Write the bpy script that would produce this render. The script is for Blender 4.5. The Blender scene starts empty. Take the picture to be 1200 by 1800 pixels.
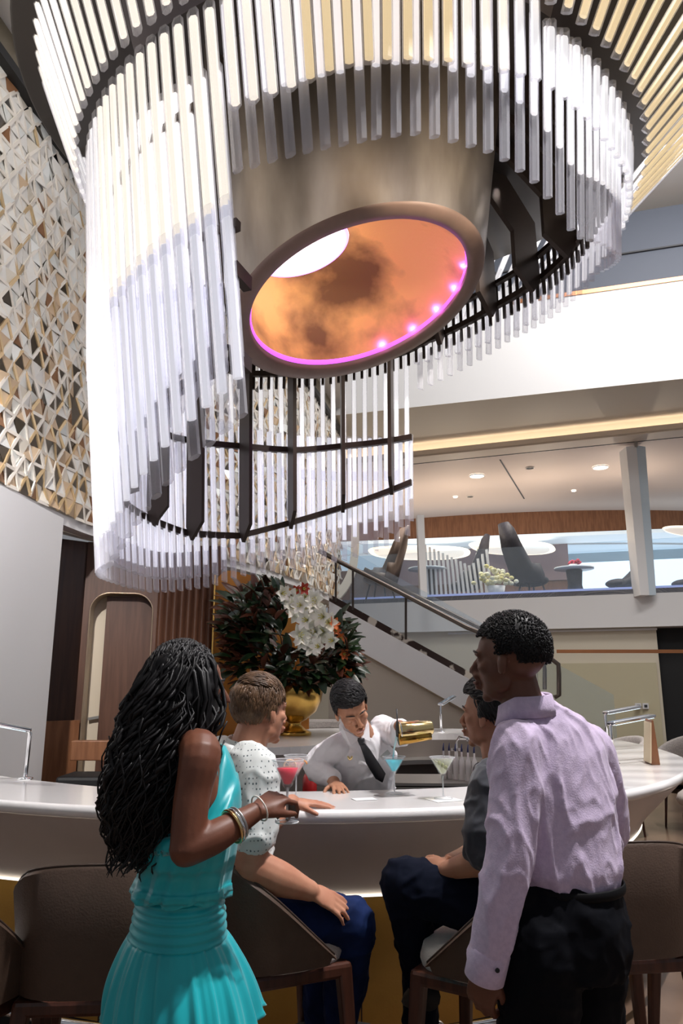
import bpy, bmesh, math, random
from mathutils import Vector, Matrix, noise
R = math.radians
PI = math.pi
sc = bpy.context.scene
col = sc.collection
random.seed(7)

# ------------------------------------------------------------------ camera
FPX = 1300.0
PITCH = R(13.0)
EYE = 1.6
cam_d = bpy.data.cameras.new('camera')
cam_d.lens = 36.0 * FPX / 1800.0
cam_d.sensor_width = 36.0
cam_d.sensor_fit = 'AUTO'
cam_d.clip_end = 200
cam = bpy.data.objects.new('camera', cam_d)
col.objects.link(cam)
cam.location = (0, 0, EYE)
cam.rotation_euler = (R(90) + PITCH, 0, 0)
sc.camera = cam

# ------------------------------------------------------------------ light and exposure
sc.view_settings.view_transform = 'Standard'
sc.view_settings.look = 'None'
sc.view_settings.gamma = 1
sc.view_settings.use_curve_mapping = False
sc.view_settings.exposure = 0.0
sc.render.film_transparent = False
sc.cycles.transparent_max_bounces = 24
sc.cycles.max_bounces = 8
sc.cycles.sample_clamp_indirect = 6
sc.cycles.use_denoising = True
w = bpy.data.worlds.new('World'); sc.world = w; w.use_nodes = True
bg = w.node_tree.nodes['Background']
bg.inputs[0].default_value = (0.92, 0.94, 1.0, 1)
bg.inputs[1].default_value = 0.22

def area(name, loc, size, power, color=(1, .93, .84), aim=None, spread=180, size_y=None):
    l = bpy.data.lights.new(name, 'AREA'); l.energy = power; l.color = color
    l.shape = 'RECTANGLE'; l.size = size; l.size_y = size_y or size
    l.spread = R(spread)
    o = bpy.data.objects.new(name, l); col.objects.link(o); o.location = loc
    d = Vector(aim if aim else (loc[0], loc[1], 0)) - Vector(loc)
    o.rotation_euler = d.to_track_quat('-Z', 'Y').to_euler()
    o.visible_camera = True
    return o

def spot(name, loc, aim, power, angle=50, blend=.6, color=(1, .9, .8), radius=.08):
    l = bpy.data.lights.new(name, 'SPOT'); l.energy = power; l.color = color
    l.spot_size = R(angle); l.spot_blend = blend; l.shadow_soft_size = radius
    o = bpy.data.objects.new(name, l); col.objects.link(o); o.location = loc
    o.rotation_euler = (Vector(aim) - Vector(loc)).to_track_quat('-Z', 'Y').to_euler()
    return o

spot('overhead_fill_spot', (2.6, 2.0, 8.6), (0.3, 3.5, 1.1), 1900, 60, color=(1, .96, .94))  # unseen overhead spots, added to brighten the bar top and the people
spot('overhead_fill_spot', (-2.6, 2.4, 8.4), (-.9, 3.4, 1.1), 1100, 60, color=(1, .96, .92))
spot('overhead_fill_spot', (-.4, 1.6, 7.6), (-2.9, 6.2, 3.2), 4200, 100, color=(1, .95, .88))  # added to brighten the left wall and lattice
spot('overhead_fill_spot', (2.9, 2.6, 7.6), (0.9, 2.2, 1.3), 900, 50, color=(.97, .95, 1))
spot('overhead_fill_spot', (-2.9, 1.2, 7.2), (-.4, 2.3, 1.2), 420, 50, color=(1, .95, .9))
spot('overhead_fill_spot', (3.6, 6.2, 9.6), (1.6, 5.4, 1.1), 2600, 60, color=(1, .97, .94))
spot('overhead_fill_spot', (1.4, 5.9, 6.0), (-.4, 7.4, 1.9), 700, 50, color=(1, .93, .85))  # added to brighten the flowers
spot('drum_spotlight', (1.35, 3.9, 4.55), (.62, 4.5, 5.15), 60, 80, color=(1, .86, .68), radius=.02)
spot('drum_spotlight', (.45, 3.5, 4.5), (.30, 4.25, 5.2), 55, 80, color=(1, .86, .68), radius=.02)
spot('wall_fill_spot', (-2.1, 2.0, 5.4), (-2.95, 6.0, 1.5), 1500, 52, color=(1, .97, .94))  # off-frame fill pair, added to whiten the left panel and lattice
spot('wall_fill_spot', (-1.9, 2.4, 6.2), (-3.1, 5.4, 5.4), 180, 60, color=(1, .97, .92))
area('fascia_fill', (5.5, 9.5, 10.8), 4, 600, (1, .97, .95), aim=(4, 15, 5))  # out-of-view fill, added to light the upper balcony face
for _x in (1.5, 4.0, 6.5):
    spot('lounge_downlight', (_x, 18.3 - .36 * _x, 6.5), (_x, 18.3 - .36 * _x, 3.4), 260, 130, color=(1, .90, .80), radius=.06)
for _x in (1.0, 3.0, 5.0, 7.0):
    _l = bpy.data.lights.new('lounge_fill', 'POINT'); _l.energy = 55; _l.color = (1, .84, .66); _l.shadow_soft_size = .06  # bare points hung mid-room, added to warm the lounge and its ceiling
    _o = bpy.data.objects.new('lounge_fill', _l); col.objects.link(_o); _o.location = (_x, 19.6 - .36 * _x, 5.2)
area('overhead_fill_panel', (-.5, 2.2, 10.6), 3.0, 420, (1, .96, .92), aim=(-.3, 4.5, 1))  # unseen fill panel, added for stronger light from above

# ------------------------------------------------------------------ materials
def nmat(name):
    m = bpy.data.materials.new(name); m.use_nodes = True
    return m, m.node_tree, m.node_tree.nodes['Principled BSDF']

def mat(name, c, rough=.5, metal=0, var=0, scale=8, c2=None, bump=0, bscale=40, emit=None, es=0, coat=0,
        spec=.5, stretch=None, sheen=0, detail=4, lo=.35, hi=.65, alpha=1, trans=0):
    m, t, b = nmat(name)
    N = t.nodes; L = t.links
    b.inputs['Base Color'].default_value = (*c, 1)
    b.inputs['Roughness'].default_value = rough
    b.inputs['Metallic'].default_value = metal
    b.inputs['Specular IOR Level'].default_value = spec
    b.inputs['Coat Weight'].default_value = coat
    b.inputs['Sheen Weight'].default_value = sheen
    b.inputs['Transmission Weight'].default_value = trans
    if emit:
        b.inputs['Emission Color'].default_value = (*emit, 1)
        b.inputs['Emission Strength'].default_value = es
    if var or c2 or bump:
        tc = N.new('ShaderNodeTexCoord'); mp = N.new('ShaderNodeMapping')
        L.new(tc.outputs['Object'], mp.inputs[0])
        if stretch: mp.inputs['Scale'].default_value = stretch
    if var or c2:
        nz = N.new('ShaderNodeTexNoise'); nz.inputs['Scale'].default_value = scale
        nz.inputs['Detail'].default_value = detail
        L.new(mp.outputs[0], nz.inputs[0])
        cr = N.new('ShaderNodeValToRGB')
        a = c2 if c2 else tuple(x * (1 - var) for x in c)
        cr.color_ramp.elements[0].position = lo; cr.color_ramp.elements[1].position = hi
        cr.color_ramp.elements[0].color = (*a, 1); cr.color_ramp.elements[1].color = (*c, 1)
        L.new(nz.outputs[0], cr.inputs[0]); L.new(cr.outputs[0], b.inputs['Base Color'])
    if bump:
        n2 = N.new('ShaderNodeTexNoise'); n2.inputs['Scale'].default_value = bscale; n2.inputs['Detail'].default_value = 3
        L.new(mp.outputs[0], n2.inputs[0])
        bp = N.new('ShaderNodeBump'); bp.inputs['Strength'].default_value = bump; bp.inputs['Distance'].default_value = .01
        L.new(n2.outputs[0], bp.inputs['Height']); L.new(bp.outputs[0], b.inputs['Normal'])
    return m

def clear_mat(name, c, ta=.75, rough=.05, tint=(1, 1, 1)):
    """thin clear acrylic or glass: mostly see-through, with a glossy face"""
    m = bpy.data.materials.new(name); m.use_nodes = True
    t = m.node_tree; N = t.nodes; L = t.links; N.clear()
    out = N.new('ShaderNodeOutputMaterial'); mx = N.new('ShaderNodeMixShader')
    tr = N.new('ShaderNodeBsdfTransparent'); tr.inputs[0].default_value = (*tint, 1)
    pb = N.new('ShaderNodeBsdfPrincipled'); pb.inputs['Base Color'].default_value = (*c, 1)
    pb.inputs['Roughness'].default_value = rough
    fr = N.new('ShaderNodeLayerWeight'); fr.inputs['Blend'].default_value = .12
    pw = N.new('ShaderNodeMath'); pw.operation = 'MULTIPLY'; pw.inputs[1].default_value = .55; L.new(fr.outputs['Facing'], pw.inputs[0])
    ma = N.new('ShaderNodeMath'); ma.operation = 'ADD'; ma.inputs[1].default_value = 1 - ta; ma.use_clamp = True
    L.new(pw.outputs[0], ma.inputs[0]); L.new(ma.outputs[0], mx.inputs[0])
    L.new(tr.outputs[0], mx.inputs[1]); L.new(pb.outputs[0], mx.inputs[2]); L.new(mx.outputs[0], out.inputs[0])
    return m

M = {}
M['white'] = mat('white_plaster', (.84, .83, .83), .6)
M['ceiling'] = mat('ceiling_plaster', (.78, .74, .70), .7)
M['cream'] = mat('cream_plaster', (.74, .66, .54), .6)
M['solid_surface'] = mat('white_solid_surface', (.88, .86, .85), .16, coat=.4)
M['bar_belly'] = mat('taupe_lacquer', (.60, .53, .48), .3, var=.06, scale=3)
M['gold_panel'] = mat('brushed_gold_panel', (.60, .34, .07), .42, .55, c2=(.42, .23, .05), scale=2.2, bump=.08, bscale=90)
M['gold_curve'] = mat('amber_gold_panel', (.46, .19, .035), .35, .45, c2=(.34, .12, .02), scale=2)
M['brass'] = mat('polished_brass', (.72, .46, .12), .22, 1, c2=(.35, .19, .04), scale=5)
M['gold_shaker'] = mat('gold_shaker_metal', (.85, .66, .32), .18, 1)
M['chrome'] = mat('chrome', (.85, .86, .88), .08, 1)
M['steel'] = mat('brushed_steel', (.45, .43, .41), .35, .9)
M['bronze'] = mat('dark_bronze_frame', (.045, .030, .023), .45, .35)
M['black'] = mat('matte_black', (.008, .008, .009), .6)
M['darkgrey'] = mat('charcoal_panel', (.05, .05, .055), .5)
M['wood_dark'] = mat('dark_walnut', (.050, .020, .012), .45, c2=(.030, .011, .007), scale=4, stretch=(6, 6, .5))
M['wood_mid'] = mat('walnut_veneer', (.125, .055, .032), .42, c2=(.085, .035, .02), scale=4, stretch=(6, 6, .5))
M['wood_red'] = mat('warm_wood_veneer', (.26, .11, .05), .45, c2=(.18, .07, .03), scale=4, stretch=(5, 5, .6))
M['wood_leg'] = mat('stained_wood_leg', (.085, .028, .016), .35, c2=(.05, .017, .01), scale=6, stretch=(8, 8, .6))
M['leather'] = mat('brown_leather', (.085, .052, .036), .48, var=.1, scale=30, bump=.12, bscale=160)
M['seat_fabric'] = mat('pale_seat_fabric', (.62, .57, .52), .9, bump=.5, bscale=200, sheen=.4)
M['chair_fabric'] = mat('light_grey_boucle', (.52, .47, .44), .9, var=.25, scale=60, bump=.4, bscale=120)
M['navy_chair'] = mat('dark_lounge_fabric', (.022, .022, .034), .7, var=.4, scale=14)
M['copper'] = mat('copper_rail', (.52, .22, .10), .3, .9)
M['blue_grey'] = mat('blue_grey_plaster', (.10, .115, .15), .6)
M['floor'] = mat('brown_stone_floor', (.20, .13, .09), .25, c2=(.11, .07, .05), scale=1.5)
M['glass'] = clear_mat('clear_glass', (.9, .95, 1), .93, .03)
M['glass_pane'] = clear_mat('balustrade_glass', (.8, .9, 1), .9, .04, (.93, .97, 1))
M['acrylic'] = clear_mat('clear_acrylic', (.92, .92, .98), .80, .1, (.98, .98, 1))
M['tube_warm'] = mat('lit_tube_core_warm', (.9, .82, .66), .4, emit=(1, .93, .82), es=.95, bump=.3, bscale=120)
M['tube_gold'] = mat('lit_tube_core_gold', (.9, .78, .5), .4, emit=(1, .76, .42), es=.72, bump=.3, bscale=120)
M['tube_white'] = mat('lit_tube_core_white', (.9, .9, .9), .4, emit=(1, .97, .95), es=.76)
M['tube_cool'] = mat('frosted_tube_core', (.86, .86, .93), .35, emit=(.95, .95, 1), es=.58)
M['lamp_glow'] = mat('lit_lamp_face', (1, 1, 1), .5, emit=(1, .93, .85), es=6)
M['led_white'] = mat('led_strip_white', (1, 1, 1), .5, emit=(1, .93, .8), es=1.6)
M['led_magenta'] = mat('led_strip_magenta', (.8, .2, 1), .5, emit=(.42, .07, .85), es=1.5)
M['blue_led'] = mat('blue_led_edge', (.3, .5, 1), .5, emit=(.25, .45, 1), es=1.6)
M['sky_window'] = mat('bright_window', (.9, .95, 1), .5, emit=(.80, .90, 1), es=1.15)

# ------------------------------------------------------------------ helpers
def at(px, py, Y):
    """the point at depth Y behind the eye on the sight line of a photo pixel"""
    u = (px - 600) / FPX; v = (900 - py) / FPX
    c, s = math.cos(PITCH), math.sin(PITCH)
    k = Y / (c - v * s)
    return Vector((u * k, Y, EYE + (s + v * c) * k))

class MB:
    def __init__(s): s.v = []; s.f = []; s.m = []; s.sm = []
    def add(s, vs, fs, mi=0, smooth=False):
        b = len(s.v); s.v += [tuple(v) for v in vs]
        for f in fs: s.f.append([b + i for i in f]); s.m.append(mi); s.sm.append(smooth)
    def box(s, c, d, rz=0, mi=0, mtx=None):
        x, y, z = d[0] / 2, d[1] / 2, d[2] / 2
        vs = [Vector((i, j, k)) for i in (-x, x) for j in (-y, y) for k in (-z, z)]
        q = mtx if mtx else Matrix.Rotation(rz, 4, 'Z')
        vs = [q @ v + Vector(c) for v in vs]
        s.add(vs, [(0, 1, 3, 2), (4, 6, 7, 5), (0, 4, 5, 1), (2, 3, 7, 6), (0, 2, 6, 4), (1, 5, 7, 3)], mi)
    def bar(s, a, b, w, h, mi=0, up=Vector((0, 0, 1)), w2=None, h2=None):
        a = Vector(a); b = Vector(b); d = (b - a).normalized()
        if abs(d.dot(up)) > .98: up = Vector((0, 1, 0))
        x = d.cross(up).normalized(); y = x.cross(d)
        w2 = w if w2 is None else w2; h2 = h if h2 is None else h2
        vs = [a + x * i * w / 2 + y * j * h / 2 for i, j in ((-1, -1), (1, -1), (1, 1), (-1, 1))]
        vs += [b + x * i * w2 / 2 + y * j * h2 / 2 for i, j in ((-1, -1), (1, -1), (1, 1), (-1, 1))]
        s.add(vs, [(3, 2, 1, 0), (4, 5, 6, 7), (0, 1, 5, 4), (1, 2, 6, 5), (2, 3, 7, 6), (3, 0, 4, 7)], mi)
    def sweep(s, pts, rad, n=10, mi=0, cap=True, closed=False, ref=None, sx=1, sy=1, smooth=True):
        """round (or oval sx,sy) section swept along pts; rad is one number or a list"""
        pts = [Vector(p) for p in pts]; k = len(pts)
        if not hasattr(rad, '__len__'): rad = [rad] * k
        x = None; rings = []
        for i, p in enumerate(pts):
            a = pts[(i - 1) % k] if (closed or i > 0) else p
            b = pts[(i + 1) % k] if (closed or i < k - 1) else p
            d = (b - a).normalized()
            if x is None:
                r = Vector(ref) if ref else Vector((0, 0, 1))
                if abs(r.dot(d)) > .95: r = Vector((1, 0, 0)) if abs(d.x) < .9 else Vector((0, 1, 0))
                x = (r - d * r.dot(d)).normalized()
            else:
                x = (x - d * x.dot(d)).normalized()
            y = d.cross(x); rr = rad[i]
            ra, rb = (rr if hasattr(rr, '__len__') else (rr * sx, rr * sy))
            rings.append([p + x * math.cos(2 * PI * j / n) * ra + y * math.sin(2 * PI * j / n) * rb for j in range(n)])
        b = len(s.v)
        vs = [q for r in rings for q in r]; fs = []
        for i in range(k if closed else k - 1):
            for j in range(n):
                i2 = (i + 1) % k; j2 = (j + 1) % n
                fs.append((i * n + j, i * n + j2, i2 * n + j2, i2 * n + j))
        if cap and not closed:
            fs.append(tuple(reversed(range(n)))); fs.append(tuple((k - 1) * n + j for j in range(n)))
        s.add(vs, fs, mi, smooth)
    def lathe(s, c, prof, n=32, mi=0, smooth=True, mtx=None):
        vs = []; fs = []; c = Vector(c)
        for r, z in prof:
            for j in range(n):
                a = 2 * PI * j / n
                v = Vector((r * math.cos(a), r * math.sin(a), z))
                if mtx: v = mtx @ v
                vs.append(c + v)
        for i in range(len(prof) - 1):
            for j in range(n):
                j2 = (j + 1) % n
                fs.append((i * n + j, i * n + j2, (i + 1) * n + j2, (i + 1) * n + j))
        s.add(vs, fs, mi, smooth)
    def ell(s, c, r, n=16, mi=0, mtx=None, m=10):
        c = Vector(c); vs = []; fs = []
        for i in range(m + 1):
            t = PI * i / m
            for j in range(n):
                a = 2 * PI * j / n
                v = Vector((r[0] * math.sin(t) * math.cos(a), r[1] * math.sin(t) * math.sin(a), r[2] * math.cos(t)))
                if mtx: v = mtx @ v
                vs.append(c + v)
        for i in range(m):
            for j in range(n):
                j2 = (j + 1) % n
                fs.append((i * n + j, (i + 1) * n + j, (i + 1) * n + j2, i * n + j2))
        s.add(vs, fs, mi, True)
    def prism(s, poly, a, b, mi=0):
        """polygon poly (list of 3-D points) pushed by vector b-a"""
        d = Vector(b) - Vector(a); n = len(poly)
        vs = [Vector(p) for p in poly] + [Vector(p) + d for p in poly]
        fs = [tuple(reversed(range(n))), tuple(range(n, 2 * n))]
        fs += [(i, (i + 1) % n, n + (i + 1) % n, n + i) for i in range(n)]
        s.add(vs, fs, mi)
    def build(s, name, mats, parent=None, merge=1e-5, recalc=True, bevel=0, subsurf=0):
        me = bpy.data.meshes.new(name)
        me.from_pydata(s.v, [], s.f)
        if not isinstance(mats, (list, tuple)): mats = [mats]
        for m in mats: me.materials.append(m)
        for p, mi, sm in zip(me.polygons, s.m, s.sm): p.material_index = mi; p.use_smooth = sm
        if merge or recalc:
            bm = bmesh.new(); bm.from_mesh(me)
            if merge: bmesh.ops.remove_doubles(bm, verts=bm.verts, dist=merge)
            if recalc: bmesh.ops.recalc_face_normals(bm, faces=bm.faces)
            bm.to_mesh(me); bm.free()
        o = bpy.data.objects.new(name, me); col.objects.link(o)
        if parent: put(o, parent)
        if bevel:
            md = o.modifiers.new('bevel', 'BEVEL'); md.width = bevel; md.segments = 2; md.limit_method = 'ANGLE'
        if subsurf:
            md = o.modifiers.new('sub', 'SUBSURF'); md.levels = subsurf; md.render_levels = subsurf
        return o

def put(o, parent):
    """parent keeping world coordinates (parents hold a plain location and rotation)"""
    o.parent = parent
    root = parent
    mw = Matrix.Identity(4)
    ch = []
    while root: ch.append(root); root = root.parent
    for r in reversed(ch):
        mw = mw @ r.matrix_parent_inverse @ Matrix.LocRotScale(r.location, r.rotation_euler, r.scale)
    o.matrix_parent_inverse = mw.inverted()

def tag(o, label=None, cat=None, group=None, kind=None):
    if label: o['label'] = label
    if cat: o['category'] = cat
    if group: o['group'] = group
    if kind: o['kind'] = kind
    return o

def empty(name, loc, label, cat, group=None, rz=0):
    o = bpy.data.objects.new(name, None); col.objects.link(o); o.location = loc; o.rotation_euler = (0, 0, rz)
    o.empty_display_size = .05
    return tag(o, label, cat, group)

def struct(name, mb, mats, **k):
    o = mb.build(name, mats, **k); o['kind'] = 'structure'; return o

def copy_tree(o, parent=None):
    c = o.copy(); col.objects.link(c)
    if parent: c.parent = parent
    for ch in list(o.children): copy_tree(ch, c)
    return c

def spline(pts, n, closed=False):
    """catmull-rom through pts, n steps per span"""
    P = [Vector(p) for p in pts]; k = len(P); out = []
    for i in range(k if closed else k - 1):
        if closed: a, b, c, d = P[(i - 1) % k], P[i], P[(i + 1) % k], P[(i + 2) % k]
        else: a, b, c, d = P[max(i - 1, 0)], P[i], P[i + 1], P[min(i + 2, k - 1)]
        for j in range(n):
            t = j / n
            out.append(.5 * ((2 * b) + (c - a) * t + (2 * a - 5 * b + 4 * c - d) * t * t + (3 * b - a - 3 * c + d) * t ** 3))
    if not closed: out.append(P[-1])
    return out

def interp(tab, x):
    if x <= tab[0][0]: return tab[0][1]
    for (a, va), (b, vb) in zip(tab, tab[1:]):
        if x <= b: return va + (vb - va) * (x - a) / (b - a)
    return tab[-1][1]
# ================================================================== the setting
mb = MB(); mb.add([(-9, -4, 0), (16, -4, 0), (16, 32, 0), (-9, 32, 0)], [(0, 1, 2, 3)])
struct('floor', mb, M['floor'])

def wall_strip(name, line, z0, z1, m, th=.12, closed=False):
    """upright strip that follows a plan line, with thickness"""
    mb = MB(); n = len(line); ins = []
    for i in range(n):
        a = Vector(line[max(i - 1, 0)]); b = Vector(line[min(i + 1, n - 1)])
        d = (b - a).normalized(); ins.append(Vector(line[i]) + Vector((-d.y, d.x)) * th)
    vs = []
    for i in range(n):
        p = line[i]; q = ins[i]
        za = z0(i) if callable(z0) else z0; zb = z1(i) if callable(z1) else z1
        vs += [(p[0], p[1], za), (p[0], p[1], zb), (q[0], q[1], zb), (q[0], q[1], za)]
    fs = []
    for i in range(n - 1):
        a = i * 4; b = a + 4
        for j in range(4): fs.append((a + j, a + (j + 1) % 4, b + (j + 1) % 4, b + j))
    fs += [(0, 1, 2, 3), tuple(reversed(range((n - 1) * 4, n * 4)))]
    mb.add(vs, fs, 0, True)
    o = struct(name, mb, m)
    md = o.modifiers.new('e', 'EDGE_SPLIT'); md.split_angle = R(40)
    return o

# --- left side: white panel, then the sweep of the decorative lattice wall above a thin white ribbon
LW = [Vector(p) for p in [(-3.35, 3.2), (-3.0, 4.6), (-2.82, 5.8), (-2.72, 7.0), (-2.50, 7.95), (-1.95, 9.0), (-1.32, 10.1), (-.72, 11.8), (-.35, 13.4), (-.02, 15.0)]]
LWs = spline([(p.x, p.y, 0) for p in LW], 10)
LWl = [(p.x, p.y) for p in LWs]
wall_strip('wall_left_ribbon', LWl, 3.10, 3.20, M['white'], th=.14)
wl = [(-3.25, 3.2), (-2.9, 4.6), (-2.74, 5.8), (-2.69, 7.0)]
wall_strip('wall_left', wl, .66, 3.15, M['white'], th=.25)
wall_strip('baseboard_left', [(x + .02, y) for x, y in wl[:3]] + [(-2.66, 6.95)], 0, .66, M['darkgrey'], th=.2)
wall_strip('wall_left_backing', [(x - .45, y + .15) for x, y in LWl], 3.2, 6.7, M['white'], th=.1)

# lattice: slanted triangular cells of thin rods with tilted leaves
def lattice():
    fr = MB(); lv = MB()
    # arc length
    pts = LWs; L = [0]
    for a, b in zip(pts, pts[1:]): L.append(L[-1] + (b - a).length)
    def P(s, z, off=0):
        s = max(0, min(s, L[-1] - 1e-4)); i = max(j for j in range(len(L)) if L[j] <= s)
        i = min(i, len(pts) - 2)
        t = (s - L[i]) / (L[i + 1] - L[i]); p = pts[i].lerp(pts[i + 1], t)
        d = (pts[i + 1] - pts[i]).normalized()
        return Vector((p.x + d.y * off, p.y - d.x * off, z))
    dx = .185; dz = .15; z0 = 3.2; z1 = 6.62
    nx = int(L[-1] / dx); nz = int((z1 - z0) / dz) + 1
    rnd = random.Random(3)
    off = {}
    def G(i, j):
        if (i, j) not in off: off[i, j] = .03 + rnd.random() * .035
        return P((i + (j % 2) * .5) * dx, min(z0 + j * dz, z1), off[i, j])
    for j in range(nz):
        for i in range(nx):
            a = G(i, j); b = G(i + 1, j); c = G(i, j + 1); cl = G(i - 1, j + 1); cr = G(i + 1, j + 1)
            s = i * dx; wd = .014
            tri_up = (a, b, c if j % 2 == 0 else cr)
            tri_dn = (a, c, cl) if j % 2 == 0 else (a, cr, c)
            for q in ((a, c) if j % 2 else (a, cl), (a, cr) if j % 2 else (a, c)):
                if rnd.random() < .84: fr.bar(q[0], q[1], wd, .030, mi=0 if rnd.random() < .55 + .45 * (a.z - 3.2) / 3.4 else 1)
            if rnd.random() < .35: fr.bar(a, b, wd * .7, .03, mi=0)
            zz = (a.z - z0) / (z1 - z0)
            full = .70 + .26 * min(1, max(0, (zz - .15) * 2.0))
            for tri in (tri_up, tri_dn):
                if rnd.random() > full: continue
                c0 = (tri[0] + tri[1] + tri[2]) / 3
                nrm = (tri[1] - tri[0]).cross(tri[2] - tri[0]).normalized()
                t1 = Vector((rnd.uniform(-1, 1), rnd.uniform(-1, 1), rnd.uniform(-1, 1))) * .30
                q = [c0 + (t - c0) * rnd.uniform(.86, 1.05) - nrm * .004 + nrm * ((t - c0).normalized().dot(t1)) * .07 for t in tri]
                # thickness
                back = [v - nrm * .008 for v in q]
                u = rnd.random(); warm = .60 - .62 * zz
                mi = 5 if u < .035 else (3 if u < .06 + .12 * warm else (2 if u < warm else (4 if u > .80 else (0 if u < .75 else 1))))
                lv.add(q + back, [(0, 1, 2), (5, 4, 3), (0, 3, 4, 1), (1, 4, 5, 2), (2, 5, 3, 0)], mi)
    return fr, lv
fr, lv = lattice()
lat_m = [mat('lattice_white', (.86, .84, .80), .35), mat('lattice_pearl', (.78, .72, .62), .3, .1), mat('lattice_tan', (.68, .50, .33), .35, .1),
         mat('lattice_bronze', (.28, .13, .055), .35, .3), mat('lattice_mirror', (.86, .88, .86), .35, .5), mat('lattice_dark', (.06, .045, .03), .3, .4)]
fo = struct('wall_left_lattice', fr, [mat('lattice_rod_white', (.88, .82, .74), .3, .1), mat('lattice_rod_gold', (.70, .52, .30), .3, .5)], merge=0)
lo_ = lv.build('lattice_leaves', lat_m, parent=fo, merge=0); tag(lo_, kind='stuff')
# warm backing behind the lattice: the wall body itself is tan
bpy.data.objects['wall_left_backing'].data.materials[0] = mat('lattice_backing', (.74, .66, .56), .6, c2=(.84, .80, .74), scale=3)
# end ribbon that curls up at the far end of the lattice wall
mb = MB()
rib = spline([at(556, 1066, 14.6), at(590, 1050, 14.7), at(612, 1020, 14.8), at(622, 985, 14.9), at(624, 930, 15.0), at(622, 860, 15.1)], 8)
for a, b in zip(rib, rib[1:]): mb.bar(a, b, .16, .3, up=Vector((0, 1, 0)))
struct('trim_1', mb, M['cream'])
# top trim of the lattice wall and ceiling over it
wall_strip('trim_2', [(x + .10, y - .02) for x, y in LWl], 6.70, 6.96, mat('dark_gold_trim', (.20, .17, .12), .4, .6), th=.22)
wall_strip('trim_3', [(x + .13, y - .02) for x, y in LWl], 6.62, 6.71, M['black'], th=.2)
mb = MB(); mb.box((-3.5, 8, 7.05), (7, 20, .12)); struct('ceiling_left', mb, M['ceiling'])

# --- wood niche and wall under the ribbon
def slab(name, pts, d, m, kind='structure', bevel=0):
    mb = MB(); mb.prism(pts, (0, 0, 0), d); o = mb.build(name, m, bevel=bevel)
    if kind: o['kind'] = kind
    return o
NB = [(-2.69, 7.0), (-2.75, 7.6), (-2.75, 8.2), (-2.48, 8.45)]
wall_strip('wall_niche', [(-2.72, 7.02), (-3.0, 7.3), (-3.1, 7.8), (-2.78, 8.1)], 0, 3.12, M['wood_dark'], th=.1)
slab('wall_niche_panel', [(-3.08, 7.74, .0), (-2.76, 8.04, .0), (-2.76, 8.04, 1.22), (-3.08, 7.74, 1.22)], (.03, -.03, 0), M['wood_red'])
# wood wall with a tall rounded opening
W0 = Vector((-2.80, 8.05, 0)); W1 = Vector((-1.36, 8.35, 0)); wd = (W1 - W0)
def wp(t, z): p = W0 + wd * t; return Vector((p.x, p.y, z))
def round_rect(t0, t1, z0, z1, r, wlen, n=8):
    out = []
    for (ct, cz, a0) in ((t1 - r / wlen, z1 - r, 0), (t0 + r / wlen, z1 - r, 90), (t0 + r / wlen, z0 + r, 180), (t1 - r / wlen, z0 + r, 270)):
        for i in range(n + 1):
            a = R(a0 + 90 * i / n); out.append((ct + math.cos(a) * r / wlen, cz + math.sin(a) * r))
    return out
wl_ = wd.length
mb = MB()
inner = round_rect(.05, .50, .25, 2.56, .2, wl_)
outer = []
for t, z in inner:   # radial projection on the outer rectangle
    outer.append((0 if t < .28 else .53, z)) 
n = len(inner)
vs = [wp(t, z) for t, z in inner] + [wp(t, z) for t, z in outer]
fs = [(i, (i + 1) % n, n + (i + 1) % n, n + i) for i in range(n)]
mb.add(vs, fs)
mb.add([wp(0, 2.56), wp(.53, 2.56), wp(.53, 3.12), wp(0, 3.12)], [(0, 1, 2, 3)])
mb.add([wp(0, 0), wp(.53, 0), wp(.53, .25), wp(0, .25)], [(0, 1, 2, 3)])
bk = Vector((-.04, .25, 0))
vs = [wp(t, z) for t, z in inner] + [wp(t, z) + bk for t, z in inner]
mb.add(vs, [(i, (i + 1) % n, n + (i + 1) % n, n + i) for i in range(n)], 1)
o = struct('wall_wood', mb, [M['wood_mid'], mat('pale_reveal', (.62, .50, .36), .5)])
# inside the opening: pale strip left, walnut door leaf right
slab('wall_opening_back', [wp(.02, .1) + bk, wp(.52, .1) + bk, wp(.52, 2.7) + bk, wp(.02, 2.7) + bk], (0, .04, 0), mat('pale_inner_panel', (.66, .56, .43), .5))
mb = MB(); q = [wp(.15, .26), wp(.49, .26), wp(.49, 2.54), wp(.15, 2.54)]
mb.prism([p + bk * .55 for p in q], (0, 0, 0), (0, .05, 0)); struct('door_1', mb, M['wood_mid'])
mb = MB(); mb.bar(wp(.07, 1.22) + bk * .8, wp(.15, 1.24) + bk * .8, .02, .03); struct('trim_4', mb, M['steel'])
mb = MB(); mb.sweep([wp(t, z) + Vector((0, -.005, 0)) for t, z in round_rect(.05, .50, .25, 2.56, .2, wl_)], .007, 6, closed=True); struct('trim_5', mb, mat('pale_metal_bead', (.55, .42, .30), .3, .7))
# fluted walnut panel
mb = MB(); line = []
nf = 9
for i in range(nf * 8 + 1):
    t = .53 + .47 * i / (nf * 8); p = W0 + wd * t
    off = .035 * abs(math.sin(PI * i / 8)); line.append((p.x, p.y - off))
wall_strip('wall_fluted', line, 0, 3.12, M['wood_mid'], th=.1)
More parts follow.
